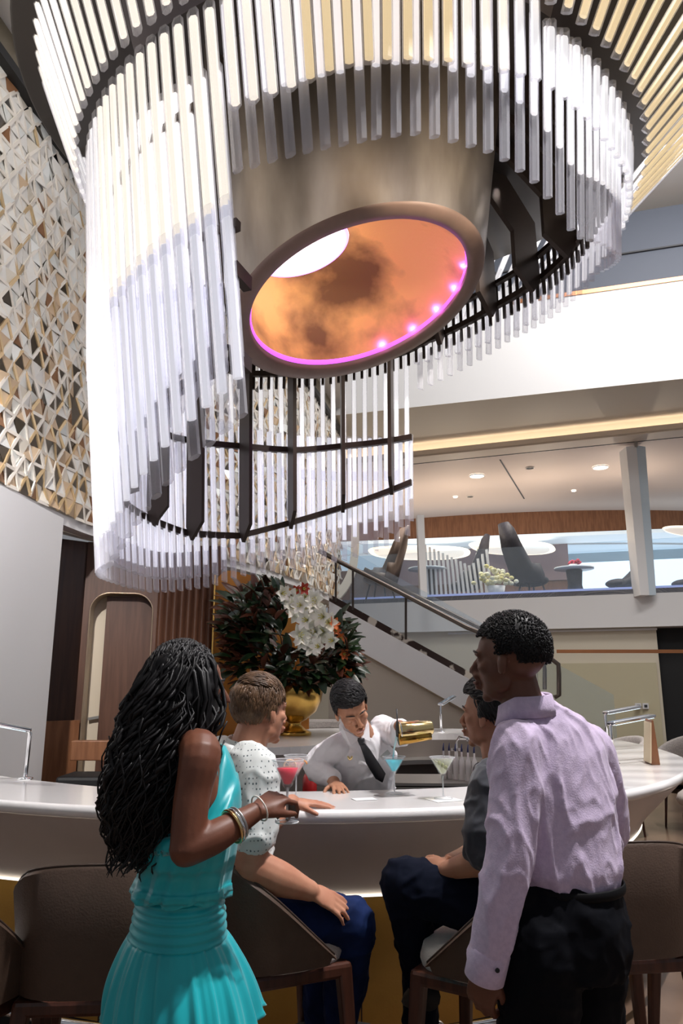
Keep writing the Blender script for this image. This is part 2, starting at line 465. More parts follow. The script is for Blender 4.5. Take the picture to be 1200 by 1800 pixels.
# amber curved panel behind the flowers
mb = MB(); pts = []
n = 14
for i in range(n + 1):
    t = i / n; x = -1.36 + 1.0 * t; y = 8.0 + .5 * math.sin(t * 1.5) ; zt = 2.82 - .25 * t ** 1.6 - (.12 * (1 - min(1, t * 8)) ** 2)
    pts.append((x, y, zt))
vs = []
for x, y, zt in pts: vs += [(x, y, .0), (x, y, zt), (x, y + .06, zt), (x, y + .06, .0)]
fs = []
for i in range(n):
    a = i * 4; b = a + 4
    for j in range(4): fs.append((a + j, a + (j + 1) % 4, b + (j + 1) % 4, b + j))
fs += [(0, 1, 2, 3), tuple(reversed(range(n * 4, n * 4 + 4)))]
mb.add(vs, fs, 0, False); struct('wall_amber', mb, M['gold_curve'])
mb = MB(); mb.bar((-1.37, 7.98, 0), (-1.37, 7.98, 2.74), .015, .02); struct('trim_6', mb, mat('bright_gold_edge', (.9, .55, .15), .25, .8))
# low bench in the niche
t = empty('low_bench', (-2.28, 6.9, 0), 'low wooden bench with a black seat in the dark niche behind the bar', 'bench')
mb = MB(); mb.box((-2.33, 7.3, .98), (.42, .1, .18)); mb.build('backrest', M['wood_red'], t, bevel=.01)
mb = MB(); mb.box((-2.33, 7.2, .72), (.46, .45, .12)); mb.build('seat', M['black'], t, bevel=.03)
mb = MB(); mb.box((-2.33, 7.25, .33), (.4, .35, .66)); mb.build('base', M['wood_dark'], t)

# --- far right: upper deck fascias, ceilings, the mezzanine lounge and the wall under it
def line_pt(a, b, t): return (a[0] + (b[0] - a[0]) * t, a[1] + (b[1] - a[1]) * t)
FB = [(-.3, 17.6), (9.5, 14.15)]           # lower deck edge (plan)
def FBY(x): return 17.5 - .355 * x
# mezzanine slab fascia
def fascia(name, x0, x1, yf, z0, z1, m, th=.3):
    mb = MB(); mb.prism([(x0, yf(x0), z0), (x1, yf(x1), z0), (x1, yf(x1), z1), (x0, yf(x0), z1)], (0, 0, 0), (0, th, 0))
    return struct(name, mb, m)
lowY = lambda x: 17.5 - .355 * x
fascia('wall_deck_fascia', -.2, 13, lowY, 2.72, 3.495, M['white'], 1.5)
mb = MB(); mb.prism([(-.2, lowY(-.2), 3.40), (13, lowY(13), 3.40), (13, 30, 3.40), (-.2, 30, 3.40)], (0, 0, 0), (0, 0, .1)); struct('floor_mezzanine', mb, mat('mezzanine_carpet', (.10, .11, .16), .9))
fascia('wall_back_lower', -1.6, 6.5, lambda x: lowY(x) + .25, 0, 2.75, mat('cream_wall', (.72, .65, .52), .5), .2)
fascia('wall_back_right', 7.6, 13, lambda x: lowY(x) + .25, 0, 2.75, M['wood_dark'], .2)
fascia('door_2', 6.5, 7.6, lambda x: lowY(x) + .6, 0, 2.75, M['black'], .2)
# shining cream glass panels low on the wall
fascia('trim_7', 4.2, 6.42, lambda x: lowY(x) + .18, .2, 2.0, mat('satin_cream_panel', (.62, .56, .38), .12, coat=.5), .06)
fascia('trim_8', 2.4, 6.5, lambda x: lowY(x) + .2, 2.66, 2.70, M['white'], .04)
# ceiling over the lounge, with the cove edge
ceilY = lambda x: 17.0 - .36 * x
mb = MB(); mb.prism([(-.5, ceilY(-.5), 6.6), (13, ceilY(13), 6.6), (13, 26, 6.6), (-.5, 26, 6.6)], (0, 0, 0), (0, 0, .12))
struct('ceiling_lounge', mb, mat('lounge_ceiling', (.66, .55, .49), .65))
# curved cove soffit between upper fascia and lounge ceiling
upY = lambda x: 14.0 - .30 * x
vs = []; xs = [-.5 + i * 1.0 for i in range(15)]
prof = [(0, 6.83), (.12, 6.80), (.35, 6.80), (.6, 6.83), (.85, 6.90), (1.0, 6.98), (1.03, 6.6)]
for x in xs:
    for t, z in prof:
        vs.append((x, upY(x) + (ceilY(x) - upY(x)) * t, z))
n = len(prof); fs = [(i * n + j, i * n + j + 1, (i + 1) * n + j + 1, (i + 1) * n + j) for i in range(len(xs) - 1) for j in range(n - 1)]
mb = MB(); mb.add(vs, fs, 0, True); struct('ceiling_cove', mb, M['cream'], recalc=False)
fascia('trim_9', -.5, 13, lambda x: ceilY(x) - .34, 6.60, 6.73, mat('ceiling_edge', (.70, .60, .50), .6), .05)
fascia('trim_16', -.5, 13, lambda x: ceilY(x) - .34, 6.58, 6.62, mat('ceiling_edge', (.70, .60, .50), .6), .5)
fascia('trim_10', -.5, 13, lambda x: ceilY(x) - .22, 6.63, 6.66, mat('cove_strip', (1, 1, 1), .5, emit=(1, .87, .70), es=5), .10)
fascia('wall_upper_fascia', -.5, 13, upY, 6.83, 8.72, M['white'], .25)
fascia('trim_11', -.5, 13, lambda x: upY(x) - .02, 8.72, 8.80, M['copper'], .2)
fascia('wall_upper_band', -.5, 13, lambda x: upY(x) + 1.2, 8.8, 9.2, M['ceiling'], .2)
fascia('wall_upper_blue', -.5, 13, lambda x: upY(x) + 1.1, 9.2, 10.95, M['blue_grey'], .2)
fascia('trim_12', -.5, 13, lambda x: upY(x) + 1.05, 10.02, 10.05, M['darkgrey'], .05)
mb = MB(); mb.prism([(-.5, 11.6, 11.3), (13, 8.5, 11.3), (13, 24, 11.3), (-.5, 24, 11.3)], (0, 0, 0), (0, 0, .15)); struct('ceiling', mb, M['ceiling'])
fascia('wall_upper_edge', -.5, 13, lambda x: 11.5 - .25 * x, 10.9, 11.4, M['white'], .2)
# wood beam at the back of the lounge ceiling (gently bowed), glass wall glow and inner room
bl = [(x, 23.2 - .30 * x + .10 * (x - 3.5) ** 2 * .3) for x in [-.5 + .5 * i for i in range(26)]]
wall_strip('wall_wood_beam', bl, 5.62, 6.62, M['wood_red'], th=.3)
mb = MB(); mb.prism([(-.5, 21.9, 5.62), (13, 19, 5.62), (13, 29, 5.62), (-.5, 29, 5.62)], (0, 0, 0), (0, 0, .1)); struct('ceiling_back_room', mb, mat('back_room_ceiling_glow', (.70, .80, .86), .5, emit=(.72, .88, 1), es=.55))  # ceiling brightness put in as emission; it is no lamp
fascia('window_1', 5.2, 13, lambda x: 25.5 - .3 * x, 3.5, 5.45, M['sky_window'], .1)
fascia('wall_back_room', -.5, 5.2, lambda x: 27 - .3 * x, 3.5, 5.6, M['wood_red'], .2)
fascia('wall_back_band', 5.2, 13, lambda x: 25.4 - .3 * x, 5.3, 5.6, mat('pale_blue_wall', (.55, .68, .74), .5), .05)
# glass front of the mezzanine
fascia('window_2', .2, 12.6, lambda x: lowY(x) + .12, 3.52, 4.55, M['glass_pane'], .02)
# ================================================================== the great chandelier
CX, CY = .13, 5.2
def cp(az, r, h):
    a = R(az); return Vector((CX + r * math.sin(a), CY + r * math.cos(a), h))
ch = empty('chandelier', (CX, CY, 2.3), 'giant round chandelier of hanging clear acrylic tubes around a tilted bronze drum above the bar', 'chandelier')
# drum: outer shell from a tilted rim up to a dark soffit
SX, SY, CZ, DX = .303, -.123, 4.463, .139
def rim(az, r, lift=0):
    a = R(az); x = r * math.sin(a); y = r * math.cos(a)
    k = 1 / math.sqrt(1 + (SX * math.sin(a) + SY * math.cos(a)) ** 2)
    return Vector((DX + x * k, CY + y * k, CZ + (SX * x + SY * y) * k + lift))
M['drum'] = mat('aged_bronze_drum', (.46, .40, .34), .33, .95, c2=(.27, .22, .18), scale=2.2, stretch=(1.6, 1.6, .5), bump=.15, bscale=14, lo=.3, hi=.72)
M['drum_rim'] = mat('drum_rim', (.24, .155, .12), .5, .1, var=.15, scale=6)
mb = MB(); NS = 96; rows = 10; vs = []
for i in range(rows + 1):
    t = i / rows
    for j in range(NS):
        az = 360 * j / NS; b = rim(az, 1.012)
        top = Vector((DX - .03 + 1.19 * math.sin(R(az)), CY + 1.19 * math.cos(R(az)), 6.3))
        p = b.lerp(top, t); vs.append(p)
fs = [(i * NS + j, i * NS + (j + 1) % NS, (i + 1) * NS + (j + 1) % NS, (i + 1) * NS + j) for i in range(rows) for j in range(NS)]
mb.add(vs, fs, 0, True); mb.build('drum', M['drum'], ch)
mb = MB(); vs = []
RP = [(1.012, 0), (1.0, -.022), (.93, -.026), (.875, -.016), (.868, .0), (.868, .05)]
for r, l in RP:
    for j in range(NS): vs.append(rim(360 * j / NS, r, l))
fs = [(i * NS + j, i * NS + (j + 1) % NS, (i + 1) * NS + (j + 1) % NS, (i + 1) * NS + j) for i in range(len(RP) - 1) for j in range(NS)]
mb.add(vs, fs, 0, True); mb.build('rim', M['drum_rim'], ch)
mb = MB(); vs = []
for r, l in ((.868, .028), (.858, .05), (.868, .072)):
    for j in range(NS): vs.append(rim(360 * j / NS, r, l))
fs = [(i * NS + j, i * NS + (j + 1) % NS, (i + 1) * NS + (j + 1) % NS, (i + 1) * NS + j) for i in range(2) for j in range(NS)]
mb.add(vs, fs, 0, True); o = mb.build('light_strip', M['led_magenta'], ch); o['label'] = 'magenta light strip around the inner lip'
# gold-leaf inner funnel up to a round glowing opening
M['gold_leaf'] = mat('gold_leaf', (.96, .54, .19), .58, .25, c2=(.20, .10, .04), scale=1.3, detail=7, bump=.2, bscale=30, lo=.36, hi=.54)
HX, HY, HZ, HR = -.33, 5.27, 4.98, .39
mb = MB(); vs = []; rows = 12
for i in range(rows + 1):
    t = i / rows
    for j in range(NS):
        az = 360 * j / NS; b = rim(az, .868, .06)
        top = Vector((HX + HR * math.sin(R(az)), HY + HR * math.cos(R(az)), HZ + .1 * math.sin(R(az))))
        p = b.lerp(top, t); bulge = math.sin(PI * t) * .16
        p += (b - Vector((DX, CY, b.z))).normalized() * bulge * .5 + Vector((0, 0, bulge * .5))
        vs.append(p)
fs = [(i * NS + j, i * NS + (j + 1) % NS, (i + 1) * NS + (j + 1) % NS, (i + 1) * NS + j) for i in range(rows) for j in range(NS)]
mb.add(vs, fs, 0, True); mb.build('inner_funnel', M['gold_leaf'], ch)
mb = MB(); k = 48
vs = [Vector((HX + HR * 1.0 * math.sin(2 * PI * j / k), HY + HR * math.cos(2 * PI * j / k), HZ + .1 * math.sin(2 * PI * j / k))) for j in range(k)]
mb.add([v + Vector((0, 0, .02)) for v in vs], [tuple(range(k))]); o = mb.build('light_disc', mat('glowing_disc', (1, 1, 1), .5, emit=(.95, .86, 1), es=2.2), ch); o['label'] = 'white glowing disc at the top of the funnel'
mb = MB(); mb.sweep([v + (v - Vector((HX, HY, v.z))) * -.06 for v in vs], .022, 8, closed=True); mb.build('light_ring', mat('led_ring_lilac', (.8, .5, 1), .5, emit=(.62, .28, 1), es=2), ch)
l = bpy.data.lights.new('funnel_glow', 'POINT'); l.energy = 8; l.color = (1, .88, .70); l.shadow_soft_size = .2
o = bpy.data.objects.new('funnel_glow', l); col.objects.link(o); o.location = (HX + .1, HY, HZ - .25)
for az in (15, 34, 52, 70, 88):
    l = bpy.data.lights.new('led_lamp', 'POINT'); l.energy = .75; l.color = (.85, .10, 1); l.shadow_soft_size = .003
    o = bpy.data.objects.new('led_lamp', l); col.objects.link(o); o.location = rim(az, .835, .075)
# dark soffit and inner wall
mb = MB(); vs = []
for r, z in ((2.62, 6.14), (2.6, 6.12), (1.8, 6.11), (1.0, 6.12)):
    for j in range(NS): vs.append(cp(360 * j / NS, r, z))
fs = [(i * NS + j, i * NS + (j + 1) % NS, (i + 1) * NS + (j + 1) % NS, (i + 1) * NS + j) for i in range(3) for j in range(NS)]
mb.add(vs, fs, 0, True); mb.build('soffit', mat('dark_soffit', (.022, .016, .014), .5), ch)
# upper housing outside, behind the flared tubes
mb = MB(); vs = []
hous = [(2.08, 5.40), (2.16, 5.6), (2.45, 6.6), (2.6, 7.4), (2.6, 9)]
for r, z in hous:
    for j in range(NS): vs.append(cp(146 + 80 * j / (NS - 1), r - .12, z))
fs = [(i * NS + j, i * NS + j + 1, (i + 1) * NS + j + 1, (i + 1) * NS + j) for i in range(len(hous) - 1) for j in range(NS - 1)]
mb.add(vs, fs, 0, True); mb.build('housing', mat('housing_bronze', (.06, .05, .06), .4, .4), ch)

# tubes -----------------------------------------------------------
def tube_pts(mb, a, b, wdt, az, clear, core_m, top_clear=.05, depth=None):
    """six-sided sleeve (slot 0 clear) round a lit core (slot 1); a top, b bottom; clear = bare end length"""
    a = Vector(a); b = Vector(b); d = (b - a); Lg = d.length; d.normalize()
    rad = Vector((math.sin(R(az)), math.cos(R(az)), 0)); rad = (rad - d * rad.dot(d)).normalized()
    tan = d.cross(rad)
    dp = depth or wdt * .8
    sec = [(-.5, -.25), (0, -.5), (.5, -.25), (.5, .25), (0, .5), (-.5, .25)]
    def ring(p, s, sk=0): return [p + tan * (x * wdt * s) + rad * (y * dp * s) + d * (sk * x * wdt) for x, y in sec]
    if Lg > .02:
        vs = ring(a, 1, .3) + ring(b, 1, .3); n = 6
        mb.add(vs, [(i, (i + 1) % n, n + (i + 1) % n, n + i) for i in range(n)] + [tuple(range(n, 2 * n))], 0)
    l0 = top_clear; l1 = Lg - clear
    if l1 > l0 + .03:
        vs = ring(a + d * l0, .74) + ring(a + d * l1, .74)
        mb.add(vs, [(i, (i + 1) % 6, 6 + (i + 1) % 6, 6 + i) for i in range(6)] + [tuple(range(6)), tuple(range(6, 12))], 1)
TOP = 5.27
bot_tab = [(-161, 2.90), (-156, 2.80), (-151, 2.72), (-146, 2.64), (-138, 2.5), (-130, 2.36), (-122, 2.27), (-105, 2.28), (-88, 2.30), (-70, 2.30), (-61, 2.33), (-46, 2.42), (-34, 2.56), (-18, 2.65), (-4, 2.74), (10, 2.88), (19, 3.04)]
rad_tab = [(2.2, 1.74), (3.0, 1.86), (4.75, 1.98), (5.27, 2.03)]
def rh(h): return interp(rad_tab, h)
low_tab = [(-200, 4.36), (-165, 4.30), (-158, 4.28), (18, 4.45), (31, 4.58), (50, 4.75), (87, 4.77), (120, 4.3), (139, 4.1), (150, 4.3), (158, 4.38), (172, 4.41), (184, 4.34), (195, 4.30), (202, 4.28)]
out_tab = [(18, 4.8), (87, 4.95), (131, 4.80), (151, 4.85), (158, 4.82), (170, 4.77), (182, 4.74), (193, 4.62), (200, 4.59)]
twist_tab = [(-180, -.8), (-165, -2.1), (-150, -2.3), (-125, -2.2), (-100, -1), (-80, 0), (180, 0)]
flare_tab = [(-180, .22), (-140, .36), (-110, .38), (-80, .38), (0, .45), (60, .8), (95, .95), (120, .9), (150, .4), (180, .22)]
def twd(az):
    while az > 180: az -= 360
    return interp(twist_tab, az)
NT = 114; step = 360 / NT
jobs = []   # (priority, kind, function args)
for i in range(NT):
    az0 = -180 + i * step
    for layer in (0, 1):
        az = az0 + (step * .5 if layer else 0)
        skirt = -156 <= az <= 18.5
        if skirt and az < -95 and layer: az = az0 + step * .3
        dr = 0 if layer == 0 else -.075
        def pt(h, dr=dr, az=az): return cp(az + twd(az) * (TOP - h), rh(h) + dr, h)
        near = az < -100 or az > 60
        if skirt:
            b = interp(bot_tab, az + twd(az) * 2.5)
            if layer == 0:
                m1 = 3.55 + .45 * max(0, min(1, (-az - 100) / 60))
                segs = [(TOP, m1, .07, 'warm' if az < -120 else 'white', .04), (m1 + .12, b, .20, 'cool', .02)]
            else:
                m1 = 3.9 - .4 * max(0, min(1, (-az - 100) / 60))
                segs = [(4.95, m1, .10, 'white', .04), (m1 + .1, b + .10 + .25 * (az < -100), .22, 'cool', .02)]
            far = -95 < az < 19
            for (h0, h1, cl, cm, tc) in segs:
                if far and layer == 1 and h0 > 4.5: continue
                pr = 0 if az < -118 else 2
                if far and h1 < 3.4: pr = 1 + layer
                jobs.append((pr, abs(az + 145), pt(h0), pt(h1), az, cl, cm, tc, .066 if not far else .050))
        else:
            a2 = az if az > 0 else az + 360
            if layer == 0:
                h1 = interp(out_tab, a2)
                cm = 'gold' if 165 < a2 < 192 else ('warm' if 155 < a2 < 215 else 'white')
                jobs.append((0 if a2 > 140 else 3, abs(a2 - 175), pt(TOP + (.25 if a2 > 150 else 0)), pt(h1), az, .02, cm, .05, .060))
            else:
                h1 = interp(low_tab, a2)
                if 19 < a2 < 110: h1 = interp(low_tab, a2)
                jobs.append((1 if a2 > 140 else 3, abs(a2 - 175), pt(TOP + .1), pt(h1), az, .42, 'cool' if a2 > 150 else 'white', .05, .054))
# flared upper tier
NF = 108
for i in range(NF):
    az = -180 + i * 360 / NF + 1.2
    fl = interp(flare_tab, az)
    b = cp(az, 2.12, TOP - .02); Lh = 1.9
    a = cp(az, 2.12 + fl * Lh, TOP - .02 + Lh)
    show = (az < -100 or az > 75)
    pr = 0 if (-150 < az < -125 or 88 < az < 128) else (3 if show else 4)
    jobs.append((pr + .5, 0, a, b, az, .04, 'gold' if az > 85 else ('warm' if az < -100 else 'white'), .02, .062))
jobs.sort(key=lambda j: (j[0], j[1]))
MT = {'gold': M['tube_gold'], 'warm': M['tube_warm'], 'white': M['tube_white'], 'cool': M['tube_cool']}
restmb = MB()
for k, (pr, _, a, b, az, cl, cm, tc, wdt) in enumerate(jobs):
    if k < 100:
        mb = MB(); tube_pts(mb, a, b, wdt, az, cl, cm, tc)
        mb.build('tube', [M['acrylic'], MT[cm]], ch, merge=0)
    else:
        n0 = len(restmb.m); tube_pts(restmb, a, b, wdt, az, cl, cm, tc)
        for q in range(n0, len(restmb.m)):
            if restmb.m[q] == 1: restmb.m[q] = {'warm': 1, 'white': 2, 'cool': 3, 'gold': 4}[cm]
o = restmb.build('tubes', [M['acrylic'], MT['warm'], MT['white'], MT['cool'], MT['gold']], ch, merge=0)
o['kind'] = 'stuff'
# ring frames ------------------------------------------------------
def rail(name, tab, r, az0, az1, wv=.055, wr=.05, n=60):
    mb = MB(); pts = [cp(az0 + (az1 - az0) * i / n, r, interp(tab, az0 + (az1 - az0) * i / n)) for i in range(n + 1)]
    vs = []
    for i, p in enumerate(pts):
        a = R(az0 + (az1 - az0) * i / n); rd = Vector((math.sin(a), math.cos(a), 0))
        vs += [p - rd * wr / 2 - Vector((0, 0, wv / 2)), p + rd * wr / 2 - Vector((0, 0, wv / 2)), p + rd * wr / 2 + Vector((0, 0, wv / 2)), p - rd * wr / 2 + Vector((0, 0, wv / 2))]
    fs = [(i * 4 + j, i * 4 + (j + 1) % 4, i * 4 + 4 + (j + 1) % 4, i * 4 + 4 + j) for i in range(n) for j in range(4)]
    fs += [(3, 2, 1, 0), tuple(range(n * 4, n * 4 + 4))]
    mb.add(vs, fs); return mb.build(name, M['bronze'], ch)
lowf = [(-160, 3.25), (-120, 3.0), (-83, 2.89), (-56, 2.84), (-37, 2.90), (-19, 3.09), (-4, 3.25), (18, 3.48)]
midf = [(-160, 4.0), (-90, 3.72), (-62, 3.66), (-35, 3.78), (-18, 3.82), (-4, 3.89), (19, 3.96)]
upf = [(-160, 4.8), (-90, 4.5), (-35, 4.55), (-4, 4.77), (14, 4.89), (25, 5.01), (45, 5.15), (73, 5.21), (88, 5.3), (130, 5.1)]
rail('ring_rail', lowf, 1.755, -158, 18)
rail('ring_rail', midf, 1.82, -158, 18)
rail('ring_rail', upf, 1.90, -150, 112)
rail('ring_rail', [(a, h + .22) for a, h in upf], 1.88, -150, 112, wv=.04)
# short black clips that hold the tubes to the upper rail
mb = MB()
for i in range(60):
    az = -36 + 2.4 * i
    h = interp(upf, az); p = cp(az, 1.93, h - .15); q = cp(az, 1.93, h + .28)
    mb.bar(p, q, .028, .03)
o = mb.build('tube_clips', M['bronze'], ch, merge=0); o['kind'] = 'stuff'
# radial fins
def fin(az, poly, th=.035):
    mb = MB(); a = R(az); tn = Vector((math.cos(a), -math.sin(a), 0)) * th / 2
    pts = [cp(az, r, h) for r, h in poly]
    mb.prism([p - tn for p in pts], -tn, tn); mb.build('bracket_fin', M['bronze'], ch)
for az in (-73, -56, -37, -21, -4, 12):
    lo_h = interp(lowf, az); up_h = interp(upf, az)
    fin(az, [(1.74, lo_h + .05), (1.68, lo_h - .07), (1.56, lo_h + .08), (1.66, up_h + .4), (1.85, up_h + .4)])
for az in (-150, -128, -108, -90):
    lo_h = interp(lowf, az); up_h = interp(upf, az)
    fin(az, [(1.74, lo_h), (1.60, lo_h + .05), (1.68, up_h + .5), (1.84, up_h + .5)])
for az in (28, 46, 62, 78, 91, 108):
    h = interp(upf, az)
    fin(az, [(1.88, h - .04), (1.80, h - .16), (1.60, h + .03), (1.60, h + .40), (1.16, h + .86), (1.16, h + 1.05), (1.45, h + 1.05), (1.86, h + .55)], th=.05)
for az, h in ((-158, 3.70), (-158.5, 3.22), (-152, 4.3)):
    fin(az, [(1.86, h - .03), (1.70, h - .04), (1.70, h + .04), (1.86, h + .05)], th=.05)
mb = MB(); mb.ell(at(988, 348, 5.3), (.03, .03, .03)); mb.build('spot_lamp', M['lamp_glow'], ch)
# ================================================================== the bar
OUT = [(-3.05, 4.55), (-2.25, 3.78), (-1.47, 3.42), (-.93, 3.25), (-.16, 3.16), (.53, 3.27), (1.24, 3.63), (1.91, 4.37), (2.40, 5.50), (2.47, 7.1), (1.9, 8.3), (.6, 8.75), (-.5, 8.55), (-1.1, 8.0)]
INN = [(-2.85, 5.15), (-1.95, 4.35), (-1.15, 3.84), (-.75, 3.74), (-.16, 3.70), (.60, 3.86), (1.15, 4.25), (1.55, 4.85), (1.80, 5.7), (1.75, 6.9), (1.35, 7.7), (.55, 7.60), (-.25, 6.30), (-.95, 6.15)]
so = [p for p in spline([(x, y, 0) for x, y in OUT], 10)]
si = [p for p in spline([(x, y, 0) for x, y in INN], 10)]
ctr = Vector((-.1, 5.7, 0))
def shrink(p, d): q = p - ctr; return ctr + q * (1 - d / q.length)
bar = empty('bar_counter', (-.1, 5.7, 0), 'curved white-topped cocktail bar with taupe underside and gold base under the chandelier', 'bar')
n = len(so)
def ringmesh(prof, base, smooth=True):
    vs = []
    for d, z in prof:
        for p in base: q = shrink(p, d); vs.append((q.x, q.y, z))
    k = len(base)
    return vs, [(i * k + j, i * k + j + 1, (i + 1) * k + j + 1, (i + 1) * k + j) for i in range(len(prof) - 1) for j in range(k - 1)]
# white top slab
mb = MB()
vs, fs = ringmesh([(.02, 1.045), (.0, 1.06), (-.004, 1.078), (.003, 1.094), (.018, 1.10)], so); mb.add(vs, fs, 0, True)
vs, fs = ringmesh([(.018, 1.10)], so)
k = n
a = [(*shrink(p, .018).xy, 1.10) for p in so]; b = [(p.x, p.y, 1.10) for p in si]; c = [(p.x, p.y, 1.04) for p in si]; d = [(*shrink(p, .02).xy, 1.045) for p in so]
mb.add(a + b + c + d, [(q * k + j, q * k + j + 1, (q + 1) * k + j + 1, (q + 1) * k + j) for q in range(3) for j in range(k - 1)] + [(0, k, 2 * k, 3 * k), (k - 1, 2 * k - 1, 3 * k - 1, 4 * k - 1)])
o = mb.build('countertop', M['solid_surface'], bar, merge=1e-4); o['label'] = 'glossy white countertop'
mb = MB(); vs, fs = ringmesh([(.03, 1.045), (.05, 1.02), (.09, .98), (.17, .90), (.25, .82), (.30, .76), (.33, .705), (.36, .69)], so); mb.add(vs, fs, 0, True)
mb.build('underside', M['bar_belly'], bar)
mb = MB(); vs, fs = ringmesh([(.325, .702), (.325, .694), (.36, .692)], so); mb.add(vs, fs); mb.build('light_strip', M['led_white'], bar)
mb = MB(); vs, fs = ringmesh([(.40, .695), (.40, .14)], so); mb.add(vs, fs, 0, True)
for j in range(0, n, 4):
    p = shrink(so[j], .397); q = shrink(so[j], .41); mb.bar((p.x, p.y, .14), (p.x, p.y, .69), .006, .006, 1)
mb.build('base_panel', [M['gold_panel'], M['bronze']], bar)
mb = MB(); vs, fs = ringmesh([(.46, .14), (.46, 0)], so); mb.add(vs, fs); mb.build('plinth', M['black'], bar)
mb = MB(); mb.sweep([(*shrink(p, .17).xy, .22) for p in so], .018, 8); mb.build('foot_rail', M['chrome'], bar)
for j in range(0, n, 7):
    p = shrink(so[j], .17); q = shrink(so[j], .42); mb = MB(); mb.sweep([(p.x, p.y, .22), (q.x, q.y, .22)], .012, 6)
    mb.build('foot_rail_bracket', M['chrome'], bar)
# inside faces of the bar, dark work side
mb = MB(); b = [(p.x, p.y, 1.04) for p in si]; q = [(p.x, p.y, 0) for p in si]
mb.add(b + q, [(j, j + 1, k + j + 1, k + j) for j in range(k - 1)], 0, True)
for e in (0, -1):
    p, q2 = shrink(so[e], .40), si[e]; mb.add([(p.x, p.y, 1.04), (q2.x, q2.y, 1.04), (q2.x, q2.y, 0), (p.x, p.y, 0)], [(0, 1, 2, 3)])
mb.build('inner_face', mat('bar_inner_face', (.20, .17, .15), .4), bar)
# stainless work shelves inside, far side
for (da, db, z) in ((.0, .38, .88), (.0, .38, .55)):
    mb = MB(); sh_ = si[92:118]; k2 = len(sh_)
    rows_ = [[(*shrink(p, d_).xy, zz) for p in sh_] for d_, zz in ((da, z), (db, z), (db, z - .04), (da, z - .04))]
    vs = [q for r_ in rows_ for q in r_]
    fs = [(a * k2 + j, a * k2 + j + 1, ((a + 1) % 4) * k2 + j + 1, ((a + 1) % 4) * k2 + j) for a in range(4) for j in range(k2 - 1)]
    fs += [tuple(a * k2 for a in range(4)), tuple(a * k2 + k2 - 1 for a in (3, 2, 1, 0))]
    mb.add(vs, fs); mb.build('work_shelf', M['steel'], bar)
mb = MB(); mb.add([(p.x, p.y, .02) for p in si], [tuple(range(len(si)))]); o = mb.build('duckboard', M['black'], bar)
# ================================================================== people
def V(*a): return Vector(a)
def frame(loc, fwd, up=(0, 0, 1)):
    """matrix with local +y = fwd, +z close to up"""
    y = Vector(fwd).normalized(); z = Vector(up); z = (z - y * z.dot(y)).normalized(); x = y.cross(z)
    m = Matrix((x, y, z)).transposed().to_4x4(); m.translation = Vector(loc); return m

def bake(mb, name, mats, parent, voxel=.006, smooth=3, post=None, wrinkle=0, wscale=9, wstretch=(1, 1, 1), reduce=0):
    """one continuous skin over overlapping volumes: voxel union, smoothing, optional folds"""
    o = mb.build(name + '_tmp', mats if isinstance(mats, (list, tuple)) else [mats], merge=0, recalc=True)
    md = o.modifiers.new('r', 'REMESH'); md.mode = 'VOXEL'; md.voxel_size = voxel; md.use_smooth_shade = True
    if smooth:
        ms = o.modifiers.new('s', 'SMOOTH'); ms.factor = .5; ms.iterations = smooth
    bpy.context.view_layer.update()
    dg = bpy.context.evaluated_depsgraph_get()
    me = bpy.data.meshes.new_from_object(o.evaluated_get(dg))
    old = o.data; bpy.data.objects.remove(o); bpy.data.meshes.remove(old)
    me.name = name
    me.materials.clear()
    for m in (mats if isinstance(mats, (list, tuple)) else [mats]): me.materials.append(m)
    for p in me.polygons: p.use_smooth = True; p.material_index = 0
    if wrinkle:
        ns = [v.normal.copy() for v in me.vertices]
        for v, nn in zip(me.vertices, ns):
            p = Vector((v.co.x * wstretch[0], v.co.y * wstretch[1], v.co.z * wstretch[2])) * wscale
            q = noise.noise_vector(p * .6) * .7
            a = noise.noise(p + q); b = noise.noise(p * 2.4 + q)
            v.co += nn * wrinkle * ((1 - min(1, abs(a) * 3.2)) ** 1.5 * 1.3 + (1 - min(1, abs(b) * 3)) * .5 - .45)
    if post:
        for v in me.vertices: v.co = post(v.co)
        me.update()
    ob = bpy.data.objects.new(name, me); col.objects.link(ob); put(ob, parent)
    return ob

def limb(mb, pts, rad, n=14, sx=1, sy=1, ref=None, k=5):
    """tapered limb through joints, rounded ends"""
    P = spline(pts, k); m = len(P) - 1; rr = []
    for i in range(len(P)):
        t = i / k; j = min(int(t), len(rad) - 2); f = t - j; f = f * f * (3 - 2 * f)
        a, b = rad[j], rad[j + 1]
        if hasattr(a, '__len__'): rr.append((a[0] + (b[0] - a[0]) * f, a[1] + (b[1] - a[1]) * f))
        else: rr.append((( a + (b - a) * f) * sx, (a + (b - a) * f) * sy))
    mb.sweep(P, rr, n, ref=ref)
    for p, r in ((P[0], rr[0]), (P[-1], rr[-1])):
        q = min(r); mb.ell(p, (q, q, q), 10, m=6)

